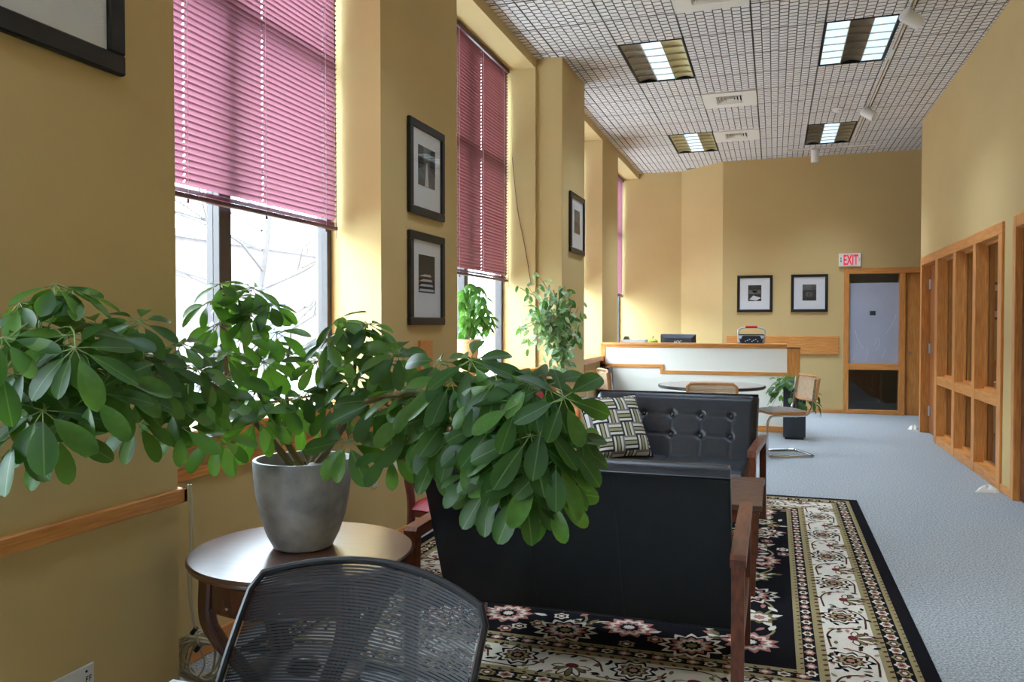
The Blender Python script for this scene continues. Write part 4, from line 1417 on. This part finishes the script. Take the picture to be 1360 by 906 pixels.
# ------------------------------------------------------------------ upholstered wall chairs (local front = -y)
def make_side_chair(label, wood, seat_m, back_m, hb=.90):
    t = empty('side_chair', label=label, cat='chair', group='upholstered wooden chairs along the window wall')
    for s in (-1, 1):
        x = s * .215
        MB().tube(bez([(x, .30, .008), (x, .235, .20), (x, .21, .42), (x, .235, .58), (x, .275, .74), (x * .96, .315, hb)], 6), [.019] * 6 + [.022] * 12 + [.02] * 13, 8).build('rear_leg', wood, t)
        MB().tube([(x, -.205, .001), (x, -.20, .22), (x, -.195, .41)], [.015, .019, .023], 8).build('front_leg', wood, t)
        MB().tube(bez([(x, .245, .62), (x * 1.06, .08, .655), (x * 1.08, -.10, .645), (x * 1.06, -.16, .60), (x, -.17, .42)], 6), .018, 8).build('arm', wood, t)
    MB().bbox(-.225, .225, -.22, .22, .375, .415, .006).build('seat_rail', wood, t)
    MB().grid(lambda u, v: ((u - .5) * .47, -.235 + .455 * v, .415 + .055 * ((1 - (2 * u - 1) ** 6) * (1 - (2 * v - 1) ** 6)) ** .5), 18, 18).build('seat_cushion', seat_m, t)

    def bk(u, v, d):
        return (-.19 + .38 * u, .235 + .075 * v * v + .012 - d - .03 * (1 - (2 * u - 1) ** 2) + .03, .50 + (hb - .50) * v + .02 * (1 - (2 * u - 1) ** 2) * v)
    b = MB()
    b.grid(lambda u, v: bk(u, v, .02 + .03 * ((1 - (2 * u - 1) ** 6) * (1 - (2 * v - 1) ** 6)) ** .5), 16, 16)
    b.grid(lambda u, v: bk(u, v, .012 - .02 * ((1 - (2 * u - 1) ** 6) * (1 - (2 * v - 1) ** 6)) ** .5), 16, 16)
    b.build('back_cushion', back_m, t)
    MB().tube([bk(k / 10, 1.0, .014) for k in range(11)], .018, 8).build('crest_rail', wood, t)
    return t


red_wood = mat('dark_red_mahogany_frame', (86, 32, 26), .3, coat=.4, noise=.2, nscale=10)
or_wood = mat('orange_beech_frame', (190, 100, 44), .35, coat=.3, noise=.15, nscale=10)
ca = make_side_chair('dark red wooden chair with black back and wine seat beside the near sofa', red_wood, red_seat, vinyl, .85)
ca.location = (-1.50, 3.845, .0098)
ca.rotation_euler = (0, 0, R(80))
cb = make_side_chair('orange wooden chair with dusty red seat by the second window sill', or_wood, pink_seat, pink_seat, .86)
cb.location = (-1.80, 6.35, .0088)
cb.rotation_euler = (0, 0, R(40))

# ------------------------------------------------------------------ leaves
def leaf_mesh(name, wid, droop, fold, m_, taper=.62, gap=.0, tip=.05):
    """one leaf along +y, unit length, upper face +z"""
    T_ = [0, .12, .3, .5, .68, .84, .95, 1.0]
    mb = MB()
    rows = []
    for t_ in T_:
        k = (t_ / taper) if t_ < taper else (1 - t_) / (1 - taper)
        w = wid * (sin(pi / 2 * max(0, min(1, k))) ** .9 if t_ < taper else max(0, 1 - (1 - k) ** 2.2) ** .55)
        if t_ in (0, 1.0): w = tip * .12
        z = -droop * t_ * t_
        y = gap + (1 - gap) * t_ * (1 - .12 * droop)
        rows.append([(-w, y, z + fold * w - .02 * sin(9 * t_) * w), (0, y, z), (w, y, z + fold * w + .02 * sin(7 * t_) * w)])
    vs = [p for r in rows for p in r]
    fs = []
    for i in range(len(rows) - 1):
        a = i * 3
        fs += [(a, a + 1, a + 4, a + 3), (a + 1, a + 2, a + 5, a + 4)]
    mb.add(vs, fs, 0, True)
    me = bpy.data.meshes.new(name)
    me.from_pydata(mb.v, [], mb.f)
    me.materials.append(m_)
    me.polygons.foreach_set('use_smooth', [True] * len(mb.f))
    return me


def frame_of(d, n):
    d = d.normalized()
    n = (n - d * n.dot(d))
    n = n.normalized() if n.length > 1e-5 else d.orthogonal().normalized()
    x = d.cross(n)
    return M((x, d, n)).transposed()


class Foliage:
    """collects leaves of one plant: the largest as parts, the rest joined"""
    def __init__(s, parent, meshes, limit=300, name='leaf'):
        s.p, s.me, s.lim, s.items, s.name = parent, meshes, limit, [], name

    def add(s, pos, d, n, size, k=None):
        s.items.append((V(pos), frame_of(V(d), V(n)), size, random.randrange(len(s.me)) if k is None else k))

    def build(s, keep=None):
        o0 = V(s.p.location)
        key = keep or (lambda it: -it[2] / max(.5, (it[0] - V((0, 0, CZ))).length))
        it = sorted(s.items, key=key)
        for (pos, r, z, k) in it[:s.lim]:
            o = link(s.name, s.me[k], s.p)
            o.matrix_local = M.Translation(pos - o0) @ r.to_4x4() @ M.Scale(z, 4)
        rest = it[s.lim:]
        if rest:
            mb = MB()
            mats = [m.materials[0] for m in s.me]
            for (pos, r, z, k) in rest:
                me = s.me[k]
                mb.add([pos - o0 + r @ (v.co * z) for v in me.vertices], [tuple(p.vertices) for p in me.polygons], k, True)
            me = bpy.data.meshes.new('foliage')
            me.from_pydata(mb.v, [], mb.f)
            for m_ in mats: me.materials.append(m_)
            me.polygons.foreach_set('material_index', mb.m)
            me.polygons.foreach_set('use_smooth', mb.sm)
            tag(link('foliage', me, s.p), kind='stuff')


# ------------------------------------------------------------------ potted schefflera on the round table
random.seed(11)
PC = V((-1.53, 2.36, ZT))
sp = empty('potted_schefflera', PC, label='large umbrella plant in a grey stone pot on the round table', cat='potted plant')
MB().lathe([(0, .0005), (.088, .0005), (.100, .006), (.122, .05), (.142, .11), (.156, .18), (.163, .24), (.166, .298), (.164, .303), (.154, .303), (.152, .298), (.148, .24), (.14, .2), (0, .2)], 56).build('pot', concrete, sp)
MB().grid(lambda u, v: (.150 * v * cos(2 * pi * u), .150 * v * sin(2 * pi * u), .262 + .012 * sin(9 * u * pi) * v * (1 - v) + .006 * sin(31 * u + 9 * v)), 40, 10).build('soil', soil_m, sp)
MB().lathe([(0, 0), (.03, .004), (.038, .02), (.022, .036), (0, .04)], 14, (.07, -.03, .258)).build('stone', mat('pale_stone', (150, 150, 146), .7), sp)

leaves = [leaf_mesh('leaf', .225, .10, .22, leaf_m), leaf_mesh('leaf', .21, .2, .2, leaf_m), leaf_mesh('leaf', .24, .06, .25, leaf_m),
          leaf_mesh('leaf', .22, .28, .15, leaf_m), leaf_mesh('leaf', .215, .14, .3, leaf_l)]
fo = Foliage(sp, leaves, 300)
stems = MB()
pets = MB()


def ST(*pts):
    return bez([PC + V((x, y, .26)) if d is None else at(x, y, d) for (x, y, d) in pts], 7)


branches = [
    ST((-.03, .0, None), (352, 575, 2.66), (300, 525, 2.50), (235, 490, 2.28), (170, 478, 2.08), (105, 470, 1.93), (50, 440, 1.84)),
    ST((-.02, .03, None), (365, 560, 2.74), (335, 500, 2.78), (322, 440, 2.78), (318, 400, 2.78)),
    ST((.02, .0, None), (428, 585, 2.70), (450, 548, 2.68), (470, 500, 2.70), (470, 450, 2.72)),
    ST((.04, -.02, None), (440, 590, 2.64), (485, 535, 2.52), (550, 525, 2.34), (610, 535, 2.20), (665, 548, 2.10), (720, 560, 2.05)),
    ST((.0, .05, None), (385, 550, 2.82), (380, 500, 2.86), (385, 460, 2.88)),
    ST((.05, .03, None), (455, 560, 2.72), (500, 500, 2.66), (520, 478, 2.60)),
]
for i, b in enumerate(branches):
    n = len(b)
    stems_r = [.0125 - .0075 * k / n for k in range(n)] if i in (0, 1, 2, 3) else [.008 - .004 * k / n for k in range(n)]
    MB().tube([p - PC for p in b], stems_r, 8).build('stem', stem_m, sp)
allb = [p for b in branches for p in b[5:]]

# (pixel x, y, distance, leaf length, tilt towards viewer)
CL = [(26, 402, 1.84, .098, .3), (73, 377, 1.86, .098, .3), (96, 384, 1.9, .10, .2), (88, 445, 1.80, .115, .5), (100, 462, 1.76, .115, .6), (121, 522, 1.80, .12, .7), (37, 481, 1.78, .105, .5),
      (70, 505, 1.84, .11, .6), (4, 448, 1.74, .10, .4), (2, 490, 1.76, .11, .4), (150, 445, 1.94, .10, .4), (185, 426, 2.0, .095, .3), (190, 470, 2.02, .105, .5), (216, 483, 2.1, .10, .5),
      (207, 508, 2.05, .105, .6), (181, 558, 2.02, .10, .8), (240, 567, 2.22, .10, .9), (290, 580, 2.36, .105, .9), (77, 570, 1.78, .115, .8), (22, 575, 1.76, .11, .7), (57, 545, 1.76, .115, .7),
      (10, 530, 1.78, .11, .6), (145, 500, 1.88, .12, .6), (160, 515, 1.92, .11, .7), (240, 455, 2.2, .09, .4), (262, 490, 2.3, .10, .5), (284, 527, 2.4, .11, .7), (300, 470, 2.46, .10, .5), (255, 520, 2.3, .11, .7),
      (230, 540, 2.22, .10, .8), (128, 430, 1.95, .10, .3), (50, 425, 1.9, .10, .3), (170, 500, 2.0, .11, .6),
      (277, 401, 2.72, .10, .3), (293, 376, 2.76, .09, .2), (335, 382, 2.76, .10, .2), (333, 417, 2.70, .105, .4), (358, 403, 2.74, .10, .3), (321, 450, 2.68, .105, .5), (350, 480, 2.70, .11, .6), (367, 441, 2.78, .10, .4),
      (290, 430, 2.70, .10, .4), (310, 395, 2.78, .095, .2), (345, 455, 2.84, .10, .5), (380, 470, 2.86, .09, .4), (300, 500, 2.58, .105, .6),
      (448, 424, 2.72, .10, .25), (436, 449, 2.68, .10, .4), (467, 434, 2.74, .10, .3), (490, 430, 2.72, .095, .3), (455, 470, 2.66, .11, .5), (513, 476, 2.58, .11, .6), (471, 500, 2.62, .12, .6), (430, 505, 2.72, .10, .5),
      (375, 530, 2.62, .11, .5), (341, 552, 2.54, .12, .6), (337, 520, 2.60, .11, .5), (405, 520, 2.68, .11, .5), (440, 535, 2.62, .11, .6), (500, 533, 2.5, .12, .8), (461, 585, 2.46, .12, .9), (530, 468, 2.55, .105, .5), (495, 455, 2.66, .10, .4),
      (420, 480, 2.78, .095, .4), (395, 555, 2.72, .09, .5),
      (624, 535, 2.16, .125, .7), (586, 480, 2.24, .11, .3), (600, 505, 2.2, .125, .5), (562, 520, 2.3, .12, .6), (625, 478, 2.14, .115, .3), (688, 536, 2.0, .125, .8), (748, 528, 1.98, .115, .9), (639, 575, 2.1, .125, .8), (705, 578, 1.98, .13, .9),
      (695, 645, 1.98, .12, 1.0), (732, 655, 2.0, .115, 1.0), (738, 608, 1.98, .12, .9), (768, 568, 2.02, .105, .7), (579, 570, 2.24, .12, .8), (519, 600, 2.4, .105, .9), (586, 595, 2.24, .12, .9), (626, 628, 2.1, .10, 1.0),
      (652, 640, 2.06, .115, 1.0), (672, 610, 2.04, .13, .9), (612, 565, 2.16, .125, .8), (549, 575, 2.32, .11, .8), (728, 512, 2.02, .11, .5), (705, 505, 2.04, .11, .5), (660, 560, 2.08, .13, .8), (645, 520, 2.1, .12, .6),
      (720, 560, 2.0, .13, .9), (680, 595, 2.02, .13, .9), (545, 545, 2.36, .11, .7), (660, 505, 2.08, .115, .4), (715, 625, 1.99, .12, 1.0), (755, 590, 2.0, .11, .8), (605, 545, 2.22, .12, .7), (535, 520, 2.42, .105, .6)]
view = -_fw
for (px, py, d, ln, tilt) in CL:
    c = at(px, py, d)
    near = min(allb, key=lambda p: (p - c).length)
    out = (c - near)
    outh = V((out.x, out.y, 0))
    outh = outh.normalized() if outh.length > 1e-3 else V((0, 0, 0))
    ax = (V((0, 0, 1)) + view * (.25 + tilt * 1.0) + outh * .35 + V((random.uniform(-.25, .25), random.uniform(-.25, .25), 0))).normalized()
    base = c - ax * .012
    mid = (near + base) / 2 + V((0, 0, .02)) + V((random.uniform(-.02, .02),) * 3)
    pets.tube([p - PC for p in bez([near, mid, base], 4)], .0022, 5, caps=False)
    n = random.choice((7, 8, 8, 9))
    e1 = ax.orthogonal().normalized()
    e2 = ax.cross(e1)
    ph = random.uniform(0, 6.28)
    for k in range(n):
        a = ph + 2 * pi * k / n + random.uniform(-.14, .14)
        rad = e1 * cos(a) + e2 * sin(a)
        down = max(0, -rad.z)
        el = R(random.uniform(-22, 4)) - R(8) * (1 - down)
        dr = rad * cos(el) + ax * sin(el)
        dr = (dr + V((0, 0, -.12 - .06 * tilt))).normalized()
        l = ln * random.uniform(.82, 1.12)
        st_ = c + dr * ln * .26
        pets.tube([c - PC, st_ - PC], .0014, 4, caps=False)
        p_end = st_ + dr * l
        if p_end.x < XB + .015 and p_end.y < 2.27: continue
        fo.add(st_, dr, ax + V((random.uniform(-.3, .3),) * 3), l, 4 if random.random() < .12 else None)
fo.build()
tag(pets.build('petioles', petiole_m, sp), kind='stuff')

# ------------------------------------------------------------------ ficus by the far column
random.seed(5)
FB = V((-1.86, 7.08, 0))
fk = empty('potted_ficus', FB, label='variegated ficus tree in a pot before the far column', cat='potted plant')
MB().lathe([(0, .001), (.11, .001), (.125, .01), (.155, .28), (.165, .29), (.165, .31), (.15, .31), (.145, .26), (0, .26)], 36).build('pot', terra, fk)
MB().lathe([(0, .268), (.142, .266)], 24).build('soil', soil_m, fk)
fm1 = mat('variegated_leaf_green', (96, 146, 88), .4, rgb2=(214, 226, 196), nscale=40., transl=((150, 190, 110), .3))
fm2 = mat('variegated_leaf_pale', (204, 222, 192), .4, rgb2=(110, 158, 100), nscale=36., transl=((190, 215, 150), .35))
fm3 = mat('ficus_leaf_dark', (70, 116, 62), .35, transl=((120, 170, 70), .3))
fl_ = [leaf_mesh('leaf', .24, .3, .2, fm1, .45), leaf_mesh('leaf', .22, .2, .25, fm2, .45), leaf_mesh('leaf', .23, .4, .2, fm3, .45)]
bark_f = mat('pale_ficus_bark', (150, 138, 118), .8, noise=.2, nscale=30)
trunk = [FB + V(p) for p in ((0, 0, .26), (.02, .0, .6), (-.02, .02, .85), (.03, .01, 1.1), (.0, .0, 1.35), (-.03, .03, 1.6))]
tp = bez(trunk, 6)
MB().tube([p - FB for p in tp], [.021 - .0004 * k for k in range(len(tp))], 8).build('trunk', bark_f, fk)
ff = Foliage(fk, fl_, 0)
bf = MB()
FD = (FB + V((0, 0, 1.2)) - V((0, 0, CZ))).dot(_fw)


def ficus_branch(p, q, n, sp_):
    path = bez([p, (p + q) / 2 + V((0, 0, .04)), q], 5)
    bf.tube([x - FB for x in path], .0032, 5, caps=False)
    for k in range(n):
        x = path[min(len(path) - 1, 3 + int((len(path) - 3) * k / n))] + V((random.gauss(0, sp_), random.gauss(0, sp_), random.gauss(0, sp_)))
        if x.x < XA + .03: x.x = XA + .06
        if x.y > 7.46 and x.x < XB + .06: x.y = 7.40
        dr = V((random.uniform(-.7, .7), random.uniform(-.7, .4), random.uniform(-1, .05)))
        ff.add(x, dr, V((random.uniform(-.4, .6), random.uniform(-.9, .1), random.uniform(.3, 1))), random.uniform(.065, .095))


for (px, py, n) in [(712, 362, 9), (700, 378, 8), (690, 382, 6), (735, 385, 22), (750, 380, 18), (760, 400, 18), (768, 408, 12), (705, 412, 18), (695, 405, 10), (720, 400, 26), (740, 410, 30), (755, 425, 24), (765, 440, 14), (700, 430, 20),
                    (715, 435, 28), (735, 440, 34), (750, 450, 20), (690, 440, 10), (705, 455, 18), (725, 460, 24), (745, 465, 16), (762, 455, 10), (735, 480, 12), (745, 490, 10), (755, 488, 10), (728, 492, 8)]:
    q = at(px, py, FD + random.uniform(-.22, .16))
    j = min(len(tp) - 1, max(8, int(len(tp) * random.uniform(.45, 1))))
    ficus_branch(tp[j], q, n + 4, .04)
ff.build()
tag(bf.build('twigs', bark_f, fk), kind='stuff')

# ------------------------------------------------------------------ plant on the second sill
random.seed(9)
SB = V((-2.40, 6.13, SILL + .0385))
sl = empty('sill_plant', SB, label='leafy plant in a pale tan pot on the second window sill', cat='potted plant')
MB().lathe([(0, .0005), (.062, .0005), (.066, .006), (.098, .27), (.104, .275), (.104, .30), (.095, .30), (.09, .26), (0, .26)], 32).build('pot', terra, sl)
MB().lathe([(0, .268), (.088, .266)], 20).build('soil', soil_m, sl)
sm1 = leaf_mesh('leaf', .17, .35, .2, leaf_l, .5)
sm2 = leaf_mesh('leaf', .16, .5, .2, mat('pale_young_leaf', (140, 176, 96), .4, transl=((170, 210, 90), .4)), .5)
fs_ = Foliage(sl, [sm1, sm2], 300)
sstem = MB()
SD = (SB - V((0, 0, CZ))).dot(_fw)
for (px, py) in [(614, 392), (626, 398), (634, 408), (620, 424), (642, 394), (630, 424), (616, 448), (650, 420), (612, 400), (622, 385), (632, 392), (640, 402), (615, 420), (628, 410), (640, 420), (648, 432), (620, 432), (632, 436), (612, 440), (624, 376), (645, 410), (650, 428), (618, 410), (636, 380), (610, 385)]:
    q = at(px, py, SD + random.uniform(-.08, .1))
    q.x = max(q.x, -2.47)
    MBp = bez([SB + V((0, 0, .26)), SB + V((0, 0, .36)) + V((random.uniform(-.03, .03), random.uniform(-.05, .08), 0)), q], 5)
    sstem.tube([p - SB for p in MBp], .0028, 5, caps=False)
    for k in range(8):
        a = 2 * pi * k / 8 + random.uniform(-.3, .3)
        dr = V((cos(a), sin(a), random.uniform(-1.3, -.1)))
        if q.x + dr.normalized().x * .1 < -2.48: dr.x = abs(dr.x) * .3
        fs_.add(q, dr, V((.4, -.4, 1)), random.uniform(.09, .125), 0)
for k in range(16):
    q = at(640 + random.uniform(-5, 9), 440 + k * 2.6, SD + random.uniform(-.03, .03))
    q.x = max(q.x, -2.47)
    fs_.add(q, V((random.uniform(0, 1), random.uniform(-1, 1), -1.2)), V((1, -.5, .4)), random.uniform(.035, .05), 1)
fs_.build()
tag(sstem.build('stems', petiole_m, sl), kind='stuff')

# ------------------------------------------------------------------ square black planter with trailing pothos
random.seed(3)
PB = V((.235, 10.06, 0))
pt = empty('planter', PB, label='tall square black planter with trailing pothos beside the counter post', cat='planter')
pv = MB()
for (w0, w1, z0, z1) in ((.125, .125, .03, .60),):
    pv.add([(a * w, b * w, z) for w, z in ((w0, z0), (w1, z1)) for a, b in ((-1, -1), (1, -1), (1, 1), (-1, 1))],
           [(0, 3, 2, 1), (0, 1, 5, 4), (1, 2, 6, 5), (2, 3, 7, 6), (3, 0, 4, 7)])
pv.box(-.11, .11, -.11, .11, .56, .575)
pv.build('box', mat('charcoal_planter', (46, 50, 58), .5), pt)
MB().bbox(-.105, .105, -.105, .105, .001, .031, .004).build('plinth', black, pt)
MB().box(-.112, .112, -.112, .112, .575, .585).build('soil', soil_m, pt)
pl1 = leaf_mesh('leaf', .33, .25, .2, leaf_l, .32)
pl2 = leaf_mesh('leaf', .30, .4, .2, leaf_m, .32)
fp = Foliage(pt, [pl1, pl2], 300)
vm_ = MB()
for k in range(120):
    a = random.uniform(0, 2 * pi)
    r = random.uniform(.02, .21)
    tr_ = random.random() < .38
    h = (.62 + random.uniform(.0, .13) - .25 * max(0, r - .13)) if not tr_ else random.uniform(.36, .62)
    if tr_: r = random.uniform(.17, .23)
    q = PB + V((r * cos(a) * 1.15, r * sin(a) * .9, h))
    if abs(q.x - PB.x) < .13 and abs(q.y - PB.y) < .13 and h < .62: continue
    vm_.tube([p - PB for p in bez([PB + V((.06 * cos(a), .06 * sin(a), .58)), PB + V((r * .6 * cos(a), r * .6 * sin(a), max(h, .62) + .03)), q], 4)], .0025, 5, caps=False)
    fp.add(q, V((cos(a), sin(a), random.uniform(-1.2, .1))), V((cos(a) * .5, sin(a) * .5 - .3, 1)), random.uniform(.08, .125))
fp.build()
tag(vm_.build('vines', petiole_m, pt), kind='stuff')

# ------------------------------------------------------------------ coil of beige cable by the near column
random.seed(8)
cb_ = empty('cable_coil', (-2.06, 2.50, 0), label='coil of beige cable on the floor beside the near column', cat='cable')
cc = at(270, 872, 2.96)
e1, e2 = _rt, (V((0, 0, 1)) * .92 - _fw * .2).normalized()
cc.z = .125
o0 = V(cb_.location)
for k in range(13):
    r1 = random.uniform(.066, .108)
    off = V((random.uniform(-.02, .02), random.uniform(-.025, .02), random.uniform(-.012, .006)))
    ph = random.uniform(0, 6)
    loop = [cc + off + e1 * r1 * cos(t_) * (1 + .07 * sin(2 * t_ + ph)) + e2 * r1 * 1.05 * sin(t_) + _fw * .018 * sin(3 * t_ + ph) - o0 for t_ in [2 * pi * q / 30 for q in range(30)]]
    MB().tube(loop, .0048, 6, closed=True).build('cable_loop', cable_m, cb_)
for k, dx in enumerate((0, .012)):
    lead = bez([V((-1.945 + dx, 2.285, .80)), V((-1.95 + dx, 2.30, .6)), at(250 + 4 * k, 780, 2.85), at(262, 850, 2.87), at(272, 880, 2.88), at(262, 902, 2.90)], 8)
    MB().tube([p - o0 for p in lead], .0032, 6).build('cable_lead', cable_m, cb_)
for (px, py) in ((258, 838), (263, 861), (298, 866)):
    p = at(px, py, 2.87) - o0
    MB().tube([p - V((.01, 0, .01)), p, p + V((.01, 0, .012))], .009, 8).build('cable_tie', black, cb_)

# pillow pose
pl.location = at(817, 570, 5.38) + V((0, 0, .016))
pl.rotation_mode = 'QUATERNION'
_n = V((.60, -.66, .50)).normalized()
_u = V((.74, .67, .0))
_u = (_u - _n * _u.dot(_n)).normalized()
pl.rotation_quaternion = M((_u, _n.cross(_u), _n)).transposed().to_quaternion()
